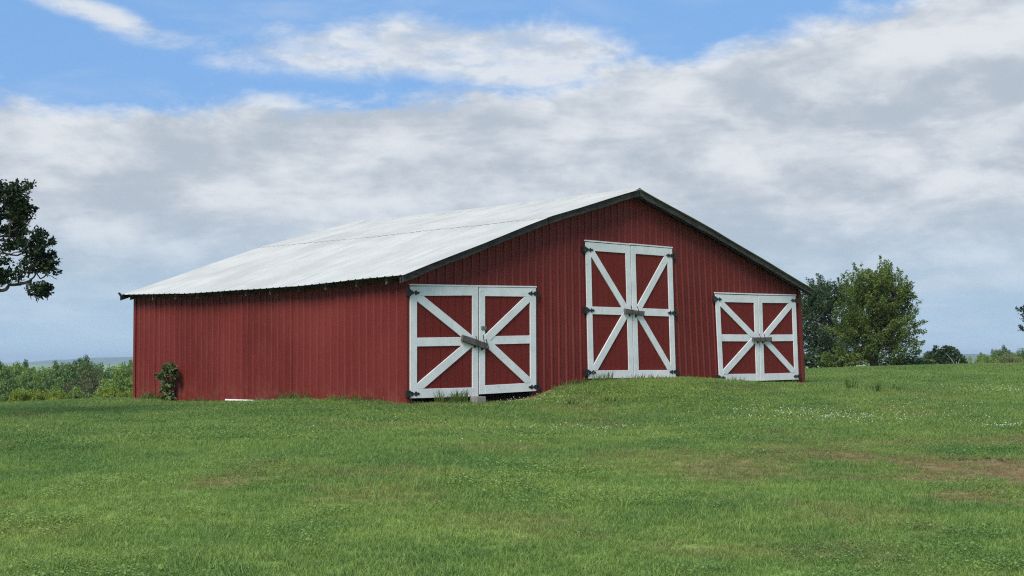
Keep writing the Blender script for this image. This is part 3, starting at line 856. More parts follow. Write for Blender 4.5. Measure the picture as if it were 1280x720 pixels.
# white board lying against the foot of the long wall
x, y, z = place_world(0.22, 6.25)
o = MB().box(-0.60, 0.60, -0.05, 0.05, 0.0, 0.04).build('loose_board', M['white'])
o.location = (x, y, z + 0.035); o.rotation_euler = (0.25, 0.0, YAW + math.pi / 2); bevel(o, 0.004)
tag(o, 'short white board lying at the foot of the long red wall', 'board')
x, y, z = place_world(0.24, 4.9)
o = MB().box(-0.70, 0.70, -0.03, 0.03, 0.0, 0.03).build('loose_board', M['rake'])
o.location = (x, y, z + 0.015); o.rotation_euler = (0.1, 0.0, YAW + math.pi / 2 + 0.02)
tag(o, 'thin grey batten in the grass beside the short white board', 'board')

# ------------------------------------------------------------------ trees
def leaf_cloud(rs, centres, rad, count, size, tone, flat=0.75, spray=None, aspect=0.55):
    """diamond leaves round clump centres; spray = per-clump direction * length"""
    nC = len(centres); tot = nC * count
    c = np.repeat(centres, count, 0)
    if np.ndim(rad) == 0: rad = np.full(nC, rad)
    rr = np.repeat(rad, count)[:, None]
    off = rs.normal(size=(tot, 3)); off /= np.linalg.norm(off, axis=1)[:, None]
    off *= (rs.rand(tot, 1) ** 0.5) * rr; off[:, 2] *= flat
    if spray is not None:
        s = np.repeat(spray, count, 0); t = rs.rand(tot, 1)
        off = off * (1.0 - 0.65 * t) + s * t
    p = c + off
    n = rs.normal(size=(tot, 3)); n[:, 2] = np.abs(n[:, 2]) + 0.25; n /= np.linalg.norm(n, axis=1)[:, None]
    a = np.cross(n, rs.normal(size=(tot, 3))); a /= np.linalg.norm(a, axis=1)[:, None]
    b_ = np.cross(n, a)
    sz = size * (0.6 + 0.8 * rs.rand(tot, 1))
    v = np.stack([p - a * sz, p + b_ * sz * aspect - a * sz * 0.1, p + a * sz, p - b_ * sz * aspect - a * sz * 0.1], 1).reshape(-1, 3)
    tn = np.clip(np.repeat(tone, count) + rs.normal(scale=0.16, size=tot), 0, 1)
    return v, tn
def tree_mesh(name, seed, H, base_r, lobes, n_clump, clump_r, leaves_per, leaf_size, leafm, barkm, fork=0.25, spray=0.0, gap=0.0, tip=0.010, multi=1, lean_=(0, 0), trunk_to=0.75, outer=0.35, fit=True, wexp=0.8, thin=0.0, gapf=1.1):
    """trunk, limbs grown towards clump centres inside the crown lobes, leaves on the clumps"""
    rs = np.random.RandomState(seed)
    cs = []; tones = []
    wts = np.array([l[3] * l[4] * l[5] for l in lobes], dtype=float) ** wexp; wts /= wts.sum()
    while len(cs) < n_clump:
        l = lobes[rs.choice(len(lobes), p=wts)]
        d = rs.normal(size=3); d /= np.linalg.norm(d)
        r = outer + (1 - outer) * rs.rand() ** 0.6
        lump = 0.80 + 0.42 * vnoise(np.array([math.atan2(d[1], d[0]) * 2.2 + seed]), np.array([d[2] * 3.0 + seed]), 91)[0]
        p = np.array(l[:3]) + d * r * lump * np.array(l[3:6])
        if p[2] < 0.12 * H * (0.4 if fork < 0.1 else 1): continue
        if gap and vnoise(np.array([p[0] * gapf + p[1] * gapf * 0.6 + seed]), np.array([p[2] * gapf * 1.1 + 50]), 93)[0] < gap: continue
        cs.append(p)
        tones.append(np.clip(0.42 + 0.25 * math.sin(lobes.index(l) * 2.4 + seed) + rs.normal(scale=0.20), 0, 1))
    cs = np.array(cs); tones = np.array(tones)
    # skeleton
    nodes = [np.zeros(3)]; par = [-1]
    top = np.array([lean_[0], lean_[1], H * trunk_to])
    stems = []
    for s in range(multi):
        prev = 0; a = 2 * math.pi * s / max(multi, 1) + 0.4
        spread = 0 if multi == 1 else 0.16 * H
        for k in range(1, 7):
            t = k / 6
            wob = rs.normal(scale=0.025 * H, size=3) * (0.3 + t); wob[2] = 0
            p = top * t + wob + np.array([math.cos(a), math.sin(a), 0]) * spread * t
            nodes.append(p); par.append(prev); prev = len(nodes) - 1
    order = np.argsort(np.linalg.norm((cs - top * 0.55) * np.array([1, 1, .8]), axis=1))
    ends = {}
    for ci in order:
        c = cs[ci]; N = np.array(nodes)
        d = np.linalg.norm(N - c, axis=1)
        cost = d + 0.9 * np.maximum(0, N[:, 2] - c[2] + 0.12 * d) + np.where(N[:, 2] < fork * H, 3.0 * (fork * H - N[:, 2]), 0)
        j = int(np.argmin(cost)); a = N[j]; prev = j
        L = np.linalg.norm(c - a); k = 1 if L < 0.12 * H else (2 if L < 0.3 * H else 3)
        for q in range(1, k + 1):
            t = q / (k + 1)
            p = a * (1 - t) + c * t + rs.normal(scale=0.05 * L, size=3) + np.array([0, 0, -0.06 * L * math.sin(math.pi * t)])
            nodes.append(p); par.append(prev); prev = len(nodes) - 1
        nodes.append(c); par.append(prev); ends[ci] = len(nodes) - 1
    n = len(nodes); N = np.array(nodes); e = 2.35
    acc = np.zeros(n); rad = np.zeros(n)
    kids = np.zeros(n)
    for i in range(n - 1, 0, -1):
        rad[i] = max(acc[i] ** (1 / e), tip) if acc[i] > 0 else tip
        acc[par[i]] += rad[i] ** e
    rad[0] = acc[0] ** (1 / e)
    sc_ = base_r / rad[0]
    rad = np.where(rad > tip * 1.5, np.maximum(rad * sc_, tip), tip)
    if thin:                                  # long slender boughs away from the stem
        hd = np.hypot(N[:, 0], N[:, 1]); rad = np.maximum(rad * (0.22 + 0.78 * np.exp(-np.maximum(hd - 0.4, 0) / thin)), tip)
    V, F = [], []
    S = 6
    ang = np.arange(S) * 2 * math.pi / S
    for i in range(1, n):
        j = par[i]; a, b_ = N[j], N[i]; d = b_ - a; L = np.linalg.norm(d)
        if L < 1e-5: continue
        d /= L; o1 = np.cross(d, [0.3, 0.9, 0.1] if abs(d[2]) > 0.8 else [0, 0, 1]); o1 /= np.linalg.norm(o1); o2 = np.cross(d, o1)
        r0 = min(rad[j], rad[i] * 1.5) if j else rad[j] * 1.25; r1 = rad[i]
        circ = np.cos(ang)[:, None] * o1 + np.sin(ang)[:, None] * o2
        b0 = len(V)
        V += list(a - d * r0 * 0.2 + circ * r0) + list(b_ + circ * r1)
        for k in range(S): F.append((b0 + k, b0 + (k + 1) % S, b0 + S + (k + 1) % S, b0 + S + k))
    loops = np.array(F).ravel()
    tm = np_mesh(name + '_trunk', np.array(V) - np.array([0, 0, 0.15 * min(1, H / 4)]), loops, np.full(len(F), 4), barkm, None, True)
    sp = None
    if spray:
        od = cs - np.array([lean_[0], lean_[1], H * 0.45]); od[:, 2] = np.maximum(od[:, 2], 0) + 0.35 * H
        od /= np.linalg.norm(od, axis=1)[:, None]
        sp = (od + rs.normal(scale=0.28, size=od.shape)) * spray * (0.6 + 0.8 * rs.rand(len(cs), 1))
    cr_ = clump_r * (0.7 + 0.6 * rs.rand(len(cs)))
    lv, lt = leaf_cloud(rs, cs, cr_, leaves_per, leaf_size, tones, 0.8, sp)
    if fit:                                   # the crown's top lies exactly at the height asked for
        kz = H / np.percentile(lv[:, 2], 99.7); lv[:, 2] *= kz
        co = np.empty(len(tm.vertices) * 3, dtype=np.float32); tm.vertices.foreach_get('co', co); co = co.reshape(-1, 3); co[:, 2] *= kz; tm.vertices.foreach_set('co', co.ravel())
    nl = len(lt)
    cm = np_mesh(name + '_crown', lv, np.arange(nl * 4), np.full(nl, 4), leafm, {'tone': ('FACE', lt)})
    return tm, cm
def put_tree(name, meshes, loc, rz, sc3, label, cat, group=None):
    t = empty(name, loc, rz); t.scale = sc3
    link_mesh('trunk', meshes[0], t); link_mesh('crown', meshes[1], t)
    tag(t, label, cat, group); return t

F_oak = foliage('oak_leaf', (0.013, 0.027, 0.009), (0.034, 0.058, 0.017), 0.22)
F_light = foliage('spray_leaf', (0.085, 0.130, 0.026), (0.215, 0.265, 0.066), 0.4)
F_dark = foliage('dark_leaf', (0.034, 0.064, 0.026), (0.078, 0.120, 0.048), 0.3)
F_wood = foliage('wood_leaf', (0.115, 0.185, 0.032), (0.285, 0.365, 0.075), 0.3)
F_wood2 = foliage('deep_wood_leaf', (0.060, 0.118, 0.028), (0.160, 0.235, 0.055), 0.3)
F_yellow = foliage('yellow_green_leaf', (0.170, 0.220, 0.026), (0.340, 0.370, 0.050), 0.35)
F_olive = foliage('olive_leaf', (0.090, 0.098, 0.038), (0.185, 0.170, 0.075), 0.3)
F_pale = foliage('pale_leaf', (0.150, 0.175, 0.060), (0.330, 0.310, 0.140), 0.35)
F_shrub = foliage('shrub_leaf', (0.055, 0.090, 0.030), (0.200, 0.225, 0.085), 0.3)

# the oak whose outer boughs hang into the picture from the left
OD = 26.0
ox = px(-230, 450, OD).x
oz = h1(ox, OD)
ze = lambda pyy: px(0, pyy, OD).z - oz
xo = lambda pxx: px(pxx, 300, OD).x - ox
pp = lambda n: n / 1720 * OD
def lobe(a, b_, rx, rz, dy=0.0): return (xo(a), dy, ze(b_), pp(rx), pp(rx) * 1.1, pp(rz))
oak = tree_mesh('oak', 12, ze(150), 0.30,
                [lobe(-210, 240, 130, 90), lobe(-60, 270, 60, 55), lobe(6, 250, 40, 30), lobe(30, 256, 22, 24, -.2), lobe(30, 300, 30, 24), lobe(52, 312, 20, 20, .1), lobe(22, 330, 28, 18), lobe(60, 335, 12, 14),
                 lobe(50, 360, 16, 10), lobe(2, 345, 14, 14), lobe(-40, 330, 50, 30), lobe(10, 285, 36, 20, .3)], 800, 0.12, 24, 0.040, F_oak, M['bark'], 0.45, 0, 0.40, 0.007, outer=0.15, fit=False, wexp=0.42, thin=0.9, gapf=4.6)
put_tree('oak_tree', oak, (ox, OD, oz), 0.0, (1, 1, 1), 'dark leafy oak boughs hanging in at the picture edge above the wooded valley', 'tree')

# the pair of trees behind the barn's far corner
TD = 52.0
def tree_at(pxx, D): x, y = pgx(pxx, D); return x, y, h1(x, y)
def hgt(pyy, D, z): return px(640, pyy, D).z - z
x, y, z = tree_at(1092, TD); H = hgt(333, TD, z)
big = tree_mesh('spray_tree', 5, H, 0.12, [(0.1, 0, H * .46, 1.50, 1.5, H * .36), (0.0, 0, H * .68, 1.15, 1.2, H * .24), (0.40, 0, H * .60, 1.10, 1.1, H * .24), (-0.45, -.2, H * .30, 1.1, 1.2, H * .26), (0.75, 0, H * .30, 0.95, 1.1, H * .20), (0.0, -.4, H * .13, 1.4, 1.2, H * .12)],
                640, 0.22, 100, 0.037, F_light, M['bark'], 0.08, 0.40, 0.05, 0.006, multi=4, trunk_to=0.70, outer=0.2)
put_tree('spreading_tree', big, (x, y, z), 0.0, (1, 1, 1), 'tall bushy light green tree with feathery top behind the barn corner', 'tree')
x, y, z = tree_at(1030, TD + 6); H = hgt(350, TD + 6, z)
dk = tree_mesh('dark_tree', 8, H, 0.13, [(0.0, 0, H * .55, 1.40, 1.5, H * .42), (-0.2, 0, H * .25, 1.3, 1.4, H * .2), (0.3, 0, H * .78, 0.9, 0.9, H * .18)],
               420, 0.25, 90, 0.040, F_dark, M['bark'], 0.10, 0.40, 0.25, 0.008, multi=3, trunk_to=0.7, outer=0.2)
put_tree('spreading_tree', dk, (x, y, z), 1.9, (1, 1, 1), 'darker tree directly against the barn edge, half behind the light green tree', 'tree')
# undergrowth at the foot of the pair
bush = tree_mesh('bush', 21, 1.0, 0.04, [(0, 0, .5, 1.0, .9, .42), (0.5, 0.1, .36, .7, .7, .32), (-.5, 0, .4, .7, .7, .34)], 110, 0.16, 40, 0.045, F_dark, M['bark'], 0.05, 0.1, 0.0, 0.006, multi=3, trunk_to=0.5, outer=0.2)
bush_y = tree_mesh('bush_light', 22, 1.0, 0.04, [(0, 0, .5, 1.0, .9, .42), (0.5, 0.1, .36, .7, .7, .32), (-.5, 0, .4, .7, .7, .34)], 110, 0.16, 40, 0.045, F_light, M['bark'], 0.05, 0.1, 0.0, 0.006, multi=3, trunk_to=0.5, outer=0.2)
for (a, D_, top, wd, ms, lab) in ((1018, 53.5, 436, 0.9, bush, 'low dark bush at the barn edge under the dark tree'),
                                  (1052, 51, 440, 0.8, bush_y, 'low green bush between the two trees by the barn'),
                                  (1128, 54, 446, 1.0, bush, 'low dark bush at the open foot of the feathery tree'),
                                  (1146, 60, 449, 0.9, bush_y, 'low hedge-like bush between the feathery tree and the dome bush')):
    x, y, z = tree_at(a, D_); H = hgt(top, D_, z)
    put_tree('bush', ms, (x, y, z - 0.05), a, (wd, wd, H), lab, 'bush', 'bushes at the foot of the trees')
# dome-shaped dark bush with a pale dead stem, farther off
DD = 74.0
x, y, z = tree_at(1180, DD); H = hgt(436, DD, z)
dome = tree_mesh('dome', 31, H, 0.07, [(0.0, 0, H * .5, 1.12, 1.1, H * .48), (0.45, 0, H * .45, .75, .8, H * .42), (-.55, 0, H * .36, .75, .8, H * .34)], 300, 0.20, 60, 0.060, F_dark, M['palebark'], 0.05, 0.05, 0.0, 0.010, multi=3, trunk_to=0.5, outer=0.35)
t = put_tree('dome_bush', dome, (x, y, z), 0.0, (1, 1, 1), 'dark dome-shaped bush with pale stem standing alone on the field crest', 'bush')
mb = MB()
for (a, b_, r_) in (((0.25, -1.05, 0), (0.30, -1.12, 0.9), 0.035), ((0.29, -1.10, 0.45), (0.05, -1.10, 1.05), 0.024), ((0.29, -1.10, 0.6), (0.48, -1.12, 1.05), 0.020), ((0.1, -1.1, 0.9), (-0.25, -1.08, 1.35), 0.014)):
    mb.tube([a, tuple((a[k] + b_[k]) / 2 + (0.03 if k == 0 else 0) for k in range(3)), b_], [r_, r_ * .8, r_ * .5], 6)
mb.build('dead_stem', M['palebark'], t)
# tree reaching in at the right edge
ED = 58.0
x, y, z = tree_at(1309, ED); H = hgt(372, ED, z)
edge_t = tree_mesh('edge_tree', 44, H, 0.12, [(0, 0, H * .62, 1.35, 1.3, H * .30), (-1.15, -.1, H * .50, .50, .6, H * .12), (.9, 0, H * .5, .9, .9, H * .25)], 150, 0.24, 50, 0.050, F_oak, M['bark'], 0.30, 0.25, 0.2, 0.008, outer=0.3)
put_tree('field_tree', edge_t, (x, y, z), 0.0, (1, 1, 1), 'small dark tree reaching in at the picture edge beyond the clover', 'tree')

# valley wood on the left: single trees one can tell apart, and the far right treeline
wood_v = []
for k, (mt_, sd) in enumerate(((F_wood, 101), (F_wood2, 102), (F_wood, 103), (F_yellow, 104), (F_olive, 105), (F_pale, 106), (F_wood2, 107))):
    rsx = np.random.RandomState(sd)
    lobes = [(0, 0, .55, .34, .34, .36)] + [(rsx.uniform(-.30, .30), rsx.uniform(-.30, .30), rsx.uniform(.30, .86), .17, .17, .13) for _ in range(14)]
    wood_v.append(tree_mesh('valley_tree', sd, 1.0, 0.03, lobes, 300, 0.055, 110, 0.0115, mt_, M['bark'], 0.15, 0.0, 0.0, 0.003, outer=0.55))
def wood_tree(pxx, top, D_, wpx, var, rz, label, group, name='valley_tree'):
    x, y = pgx(pxx, D_); z = h1(x, y); H = hgt(top, D_, z); wd = min(max(wpx / 1720 * D_ / 0.85, 0.62 * H), 1.15 * H)
    put_tree(name, wood_v[var], (x, y, z), rz, (wd, wd, H), label, 'tree', group)
GL = 'trees of the wooded valley beyond the lawn'
V = [  # px, top py, distance, width px, variant, label
    (-14, 456, 170, 70, 0, 'green skyline tree of the valley wood, cut by the left picture edge'),
    (18, 458, 185, 50, 2, 'light green skyline tree, first one wholly in view from the left picture edge'),
    (33, 456, 200, 40, 1, 'dark skyline tree, second from the left picture edge in the valley wood'),
    (62, 457, 205, 40, 0, 'small skyline tree beside the dip where the far ridge shows'),
    (86, 455, 200, 44, 6, 'dark skyline tree just before the tallest tree of the valley wood'),
    (104, 451, 190, 60, 1, 'tallest rounded deep green valley tree, its top crossing the far ridge'),
    (128, 456, 200, 46, 6, 'skyline valley tree directly barnward of the tallest rounded tree'),
    (148, 457, 205, 44, 0, 'skyline valley tree second from the long barn wall'),
    (168, 458, 195, 46, 6, 'skyline valley tree touching the edge of the long barn wall'),
    (6, 468, 130, 60, 1, 'deep green tree below the skyline at the left picture edge'),
    (38, 467, 140, 56, 2, 'broad lighter green tree below the skyline, second from the left picture edge'),
    (66, 469, 128, 50, 6, 'dark tree in the middle height of the wood below the skyline dip'),
    (88, 470, 120, 44, 1, 'deep green rounded tree just before the olive-brown one'),
    (16, 482, 105, 50, 6, 'dark tree above the farthest yellow-green bush'),
    (52, 484, 102, 46, 1, 'dark tree between and above the first two yellow-green bushes'),
    (112, 468, 112, 46, 4, 'olive-brown rounded tree in the middle of the valley wood'),
    (160, 460, 118, 50, 2, 'bright green tree rising directly beside the far edge of the long red wall'),
    (140, 472, 104, 40, 0, 'mid green tree between the olive-brown tree and the bright green one'),
    (120, 484, 90, 40, 4, 'low olive bush-like tree below the olive-brown rounded tree'),
    (92, 486, 88, 36, 2, 'low green tree above the brightest yellow-green bush'),
    (168, 480, 86, 36, 0, 'green bush-like tree hugging the barn edge below the bright green tree'),
    (24, 487, 74, 52, 3, 'yellow-green bushy tree in front of the wood, farthest from the barn'),
    (50, 487, 76, 36, 3, 'yellow-green bushy tree second from the left picture edge'),
    (75, 489, 72, 34, 3, 'brightest yellow-green bush, in the middle of the front row'),
    (140, 485, 72, 36, 3, 'yellow-green bush second from the barn wall'),
    (156, 490, 70, 28, 3, 'small yellow-green bush at the foot of the barn edge'),
    (-4, 496, 76, 34, 6, 'low dark bush at the left picture edge where the lawn drops away')]
rz_ = random.Random(77)
for (a, tp, D_, wpx, var, lab) in V:
    wood_tree(a, tp - (4 if tp < 476 else 1), D_, wpx, var, rz_.uniform(0, 6.28), lab, GL)
GR = 'far trees beyond the field crest'
for (a, tp, D_, wpx, var, lab) in (
        (1216, 447, 230, 30, 0, 'small far tree just beyond the dome bush on the field crest'), (1226, 448, 180, 26, 2, 'low light green far tree, second beyond the dome bush'),
        (1238, 446, 200, 28, 0, 'light green far tree before the pale blossoming one'), (1256, 438, 310, 34, 1, 'taller hazy dark tree rising behind the pale blossoming tree'),
        (1277, 438, 290, 30, 6, 'hazy dark far tree below the boughs at the right picture edge'), (1274, 448, 160, 26, 0, 'low green far tree at the right picture edge'),
        (1257, 446, 140, 18, 5, 'pale cream-green blossoming tree low on the far field crest'), (1152, 447, 250, 34, 0, 'hazy far tree seen between the feathery tree and the dome bush')):
    wood_tree(a, tp, D_, wpx, var, rz_.uniform(0, 6.28), lab, GR, 'distant_tree')

# ------------------------------------------------------------------ sapling and weeds
x, y, z = place_world(0.06, 9.25)
sap = tree_mesh('sapling', 61, 0.98, 0.016, [(-0.02, 0, .70, .26, .14, .22), (0.22, -.02, .82, .22, .14, .13), (-.05, 0, .35, .20, .14, .25), (-.42, 0.02, .58, .20, .10, .14), (0, 0, .12, .36, .16, .12), (.3, 0, .66, .10, .1, .1)], 110, 0.070, 10, 0.060, F_shrub, M['bark'], 0.05, -0.05, 0.1, 0.0035, multi=3, trunk_to=0.75, outer=0.1)
put_tree('sapling', sap, (x, y, z), YAW + math.pi * 1.5, (1, 1, 1), 'leafy green sapling growing against the long red wall', 'sapling')

def weed(name, u, v, n, hmin, hmax, spread, label, seed, cat='weeds', xy=None, group=None, tone=0.5, wide=0.012):
    """tuft of long arching blades"""
    rs = np.random.RandomState(seed)
    X, Y = xy if xy else bw(u, v); Z = h1(X, Y)
    vv, tn = [], []
    for i in range(n):
        a = rs.uniform(0, 2 * math.pi); r = spread * rs.rand() ** 0.6
        p = np.array([r * math.cos(a), 0.45 * r * math.sin(a), 0.0])
        if xy is None: p = np.array([p[0] * bgx * 1.0 - p[1] * bgy, p[0] * bgy + p[1] * bgx, 0]) if name != 'weed_clump' else np.array([-p[0] * bgy - p[1] * bgx * 0.6, p[0] * bgx - p[1] * bgy * .6, 0])
        H = rs.uniform(hmin, hmax); d = np.array([math.cos(a + rs.normal()), math.sin(a + rs.normal()), 0]) * rs.uniform(0.15, 0.55) * H
        s = np.cross(d / (np.linalg.norm(d) + 1e-6), [0, 0, 1]) * wide * rs.uniform(.5, 1)
        zz = float(h1(X + p[0], Y + p[1]) - Z) - 0.02
        p[2] = zz
        q1 = p + d * .3 + np.array([0, 0, H * .62]); q2 = p + d + np.array([0, 0, H * rs.uniform(.75, 1)])
        vv += [p - s, p + s, q1 + s * .8, q1 - s * .8, q1 - s * .8, q1 + s * .8, q2 + s * .1, q2 - s * .1]
        t_ = np.clip(tone + rs.normal(scale=.25), 0, 1); tn += [t_, t_]
    k = len(tn)
    me = np_mesh(name, np.array(vv), np.arange(4 * k), np.full(k, 4), F_weed, {'tone': ('FACE', tn)})
    o = link_mesh(name, me); o.location = (X, Y, Z); tag(o, label, cat, group); return o
F_weed = foliage('weed_blade', (0.050, 0.110, 0.022), (0.150, 0.195, 0.050), 0.35)
weed('grass_tuft', 1.45, 0.10, 170, 0.18, 0.42, 0.50, 'tall grass tuft growing in front of the first double doors', 1, 'grass tuft')
weed('weed_clump', 0.16, 4.05, 150, 0.10, 0.30, 0.62, 'grassy weeds at the middle of the long red wall', 2)
weed('weed_clump', 0.16, 1.75, 170, 0.08, 0.22, 0.9, 'short sparse weeds along the long red wall near the front corner', 3)
weed('weed_clump', 0.12, 10.2, 150, 0.10, 0.30, 0.50, 'grassy weeds round the foot of the sapling', 4)
weed('weed_clump', 0.16, 7.9, 130, 0.06, 0.18, 0.8, 'short weeds along the long red wall between sapling and white board', 9)
weed('grass_tuft', 5.1, 0.10, 110, 0.07, 0.22, 0.60, 'grass fringe at the red wall between the first and middle doors', 10, 'grass tuft')
weed('grass_tuft', 10.1, 0.10, 120, 0.06, 0.18, 0.75, 'grass fringe at the red wall between middle and far doors', 11, 'grass tuft')
weed('grass_tuft', 6.15, 0.08, 60, 0.10, 0.36, 0.35, 'sparse grass stems at the first corner of the tall middle doors', 5, 'grass tuft')
weed('grass_tuft', 7.7, 0.06, 90, 0.08, 0.20, 0.85, 'low grass fringe along the foot of the tall middle doors', 6, 'grass tuft')
weed('grass_tuft', 11.4, 0.08, 60, 0.08, 0.26, 0.40, 'sparse grass stems under the doors nearest the trees', 7, 'grass tuft', tone=.3)
weed('grass_tuft', 13.9, 0.14, 90, 0.06, 0.22, 0.55, 'brownish grass under the hinge side of the doors nearest the trees', 8, 'grass tuft', tone=.3)
for k, (a, b_, hh, lab) in enumerate(((1065, 488, .42, 'upright grass tuft on the open field, nearer the barn of the pair'), (1093, 491, .40, 'upright grass tuft on the open field, farther from the barn of the pair'),
                                      (1122, 489, .26, 'faint short grass tuft beside the upright pair on the field'), (714, 507, .22, 'small grass tuft standing among the clover before the doors'), (760, 504, .24, 'small dark grass tuft on the mound before the tall doors'))):
    weed('grass_tuft', 0, 0, 26, hh * .5, hh, 0.16, lab, 20 + k, 'grass tuft', xy=on_ground(a, b_), tone=.35)

# ------------------------------------------------------------------ turf: tufts over the ground
tuft_col = bpy.data.collections.new('tuft_kinds')
def tuft(k, blades, rad, hmin, hmax, wid):
    rs = np.random.RandomState(300 + k)
    v, loops, sizes, rn = [], [], [], []
    for i in range(blades):
        a = rs.uniform(0, 2 * math.pi); r = rad * math.sqrt(rs.rand()); p = np.array([r * math.cos(a), r * math.sin(a), -0.012])
        H = rs.uniform(hmin, hmax); b_ = rs.uniform(0, 2 * math.pi); d = np.array([math.cos(b_), math.sin(b_), 0]); bend = rs.uniform(.15, .95) * H
        yaw = rs.uniform(0, math.pi); s = np.array([math.cos(yaw), math.sin(yaw), 0]) * wid * rs.uniform(.6, 1.2)
        q = p + d * bend * .35 + np.array([0, 0, H * .6]); e = p + d * bend + np.array([0, 0, H * rs.uniform(.7, 1)])
        n = len(v); v += [p - s, p + s, q + s * .75, q - s * .75, e]
        loops += [n, n + 1, n + 2, n + 3, n + 3, n + 2, n + 4]; sizes += [4, 3]; x_ = rs.rand(); rn += [x_, x_]
    me = np_mesh('tuft_%02d' % k, np.array(v), loops, sizes, M['grass'], {'rnd': ('FACE', rn)})
    o = bpy.data.objects.new('tuft_%02d' % k, me); tuft_col.objects.link(o)
for k in range(5): tuft(k, 44, 0.115, 0.030, 0.075, 0.0030)         # near lawn
for k in range(5, 8): tuft(k, 44, 0.16, 0.035, 0.085, 0.0055)      # farther off
for k in range(8, 10): tuft(k, 30, 0.075, 0.075, 0.140, 0.0032)     # taller tussocks
def broadleaf(k, n_leaf, rad, hmin, hmax, size):
    rs = np.random.RandomState(400 + k); v, loops, sizes, rn = [], [], [], []
    for i in range(n_leaf):
        a = rs.uniform(0, 2 * math.pi); r = rad * math.sqrt(rs.rand()); p = np.array([r * math.cos(a), r * math.sin(a), rs.uniform(hmin, hmax)])
        n_ = np.array([rs.normal() * .45, rs.normal() * .45, 1.0]); n_ /= np.linalg.norm(n_)
        e1 = np.cross(n_, [math.cos(a * 3), math.sin(a * 3), 0.1]); e1 /= np.linalg.norm(e1); e2 = np.cross(n_, e1); sz = size * rs.uniform(.6, 1.3)
        x_ = rs.uniform(.1, .8)
        n = len(v); v += [p - e1 * sz, p + e2 * sz * .8, p + e1 * sz, p - e2 * sz * .8]; loops += [n, n + 1, n + 2, n + 3]; sizes += [4]; rn += [x_]
    me = np_mesh('tuft_%02d' % k, np.array(v), loops, sizes, M['grass'], {'rnd': ('FACE', rn)})
    o = bpy.data.objects.new('tuft_%02d' % k, me); tuft_col.objects.link(o)
for k in range(10, 12): broadleaf(k, 46, 0.13, 0.020, 0.075, 0.010)   # clover leaves
for k in range(12, 14): tuft(k, 16, 0.06, 0.14, 0.26, 0.0026)          # stray long stems
rs = np.random.RandomState(5)
def wedge(r0, r1, dens, half=0.50, cx=0.0):
    n = int(half * (r1 * r1 - r0 * r0) * dens)
    a = rs.uniform(-half, half, n); r = np.sqrt(rs.uniform(r0 * r0, r1 * r1, n))
    return r * np.sin(a), r * np.cos(a)
parts = []
for (r0, r1, dens, kinds) in ((7.0, 14, 150, (0, 5)), (14, 22, 120, (0, 5)), (22, 34, 75, (5, 8)), (34, 66, 42, (5, 8))):
    X, Y = wedge(r0, r1, dens); parts.append((X, Y, rs.randint(kinds[0], kinds[1], len(X)), np.full(len(X), 1.0 if r1 < 40 else 1.25)))
X, Y = wedge(7, 34, 14); keep = fbm(X, Y, 2.2, 81, 4) > 0.50
parts.append((X[keep], Y[keep], rs.randint(8, 10, keep.sum()), np.full(keep.sum(), 1.0)))
X, Y = wedge(7, 34, 40); keep = fbm(X, Y, 1.7, 85, 4) > 0.585
parts.append((X[keep], Y[keep], rs.randint(10, 12, keep.sum()), np.full(keep.sum(), 1.0)))
X, Y = wedge(7, 30, 1.2); keep = fbm(X, Y, 2.6, 88, 3) > 0.48
parts.append((X[keep], Y[keep], rs.randint(12, 14, keep.sum()), np.full(keep.sum(), 1.0)))
X = np.concatenate([p[0] for p in parts]); Y = np.concatenate([p[1] for p in parts]); K = np.concatenate([p[2] for p in parts]); S = np.concatenate([p[3] for p in parts])
U = (X - BO.x) * bgx + (Y - BO.y) * bgy; Vv = -(X - BO.x) * bgy + (Y - BO.y) * bgx
inside = (U > 0.22) & (U < 15.1) & (Vv > 0.20) & (Vv < 11.5)
dry, tint = turf(X, Y)
keep = ~inside & (rs.rand(len(X)) > dry ** 1.5 * 0.55)
left_drop = (X < -16) & (Y > 46)
keep &= ~left_drop
X, Y, K, S, dry, tint = X[keep], Y[keep], K[keep], S[keep], dry[keep], tint[keep]
Z = height(X, Y)
S = S * (0.75 + 0.5 * rs.rand(len(X))) * (0.80 + 0.5 * fbm(X, Y, 1.8, 95, 3)) * (1 - 0.45 * dry)
tint = np.clip(tint + rs.normal(scale=0.16, size=len(X)), 0, 1); dry = np.clip(dry + rs.normal(scale=0.32, size=len(X)) * (dry > 0.08), 0, 1)
gp_ = bpy.data.meshes.new('grass')
gp_.vertices.add(len(X)); gp_.vertices.foreach_set('co', np.stack([X, Y, Z], -1).astype(np.float32).ravel())
for nm, typ, val in (('pick', 'INT', K), ('scl', 'FLOAT', S), ('spin', 'FLOAT', rs.uniform(0, 6.283, len(X))), ('dry', 'FLOAT', dry), ('tint', 'FLOAT', tint)):
    a = gp_.attributes.new(nm, typ, 'POINT'); a.data.foreach_set('value', np.asarray(val, dtype=np.int32 if typ == 'INT' else np.float32))
gp_.materials.append(M['grass'])
go = link_mesh('grass', gp_); tag(go, 'short patchy green lawn grass covering the rise', 'grass', kind='stuff')
ng = bpy.data.node_groups.new('scatter_tufts', 'GeometryNodeTree')
ng.interface.new_socket('Geometry', in_out='INPUT', socket_type='NodeSocketGeometry'); ng.interface.new_socket('Geometry', in_out='OUTPUT', socket_type='NodeSocketGeometry')
N_ = ng.nodes; gi = N_.new('NodeGroupInput'); gout = N_.new('NodeGroupOutput')
ci = N_.new('GeometryNodeCollectionInfo'); ci.inputs['Collection'].default_value = tuft_col; ci.inputs['Separate Children'].default_value = True; ci.inputs['Reset Children'].default_value = True
ip = N_.new('GeometryNodeInstanceOnPoints'); ip.inputs['Pick Instance'].default_value = True
def named(nm, typ):
    q = N_.new('GeometryNodeInputNamedAttribute'); q.data_type = typ; q.inputs['Name'].default_value = nm; return q.outputs['Attribute']
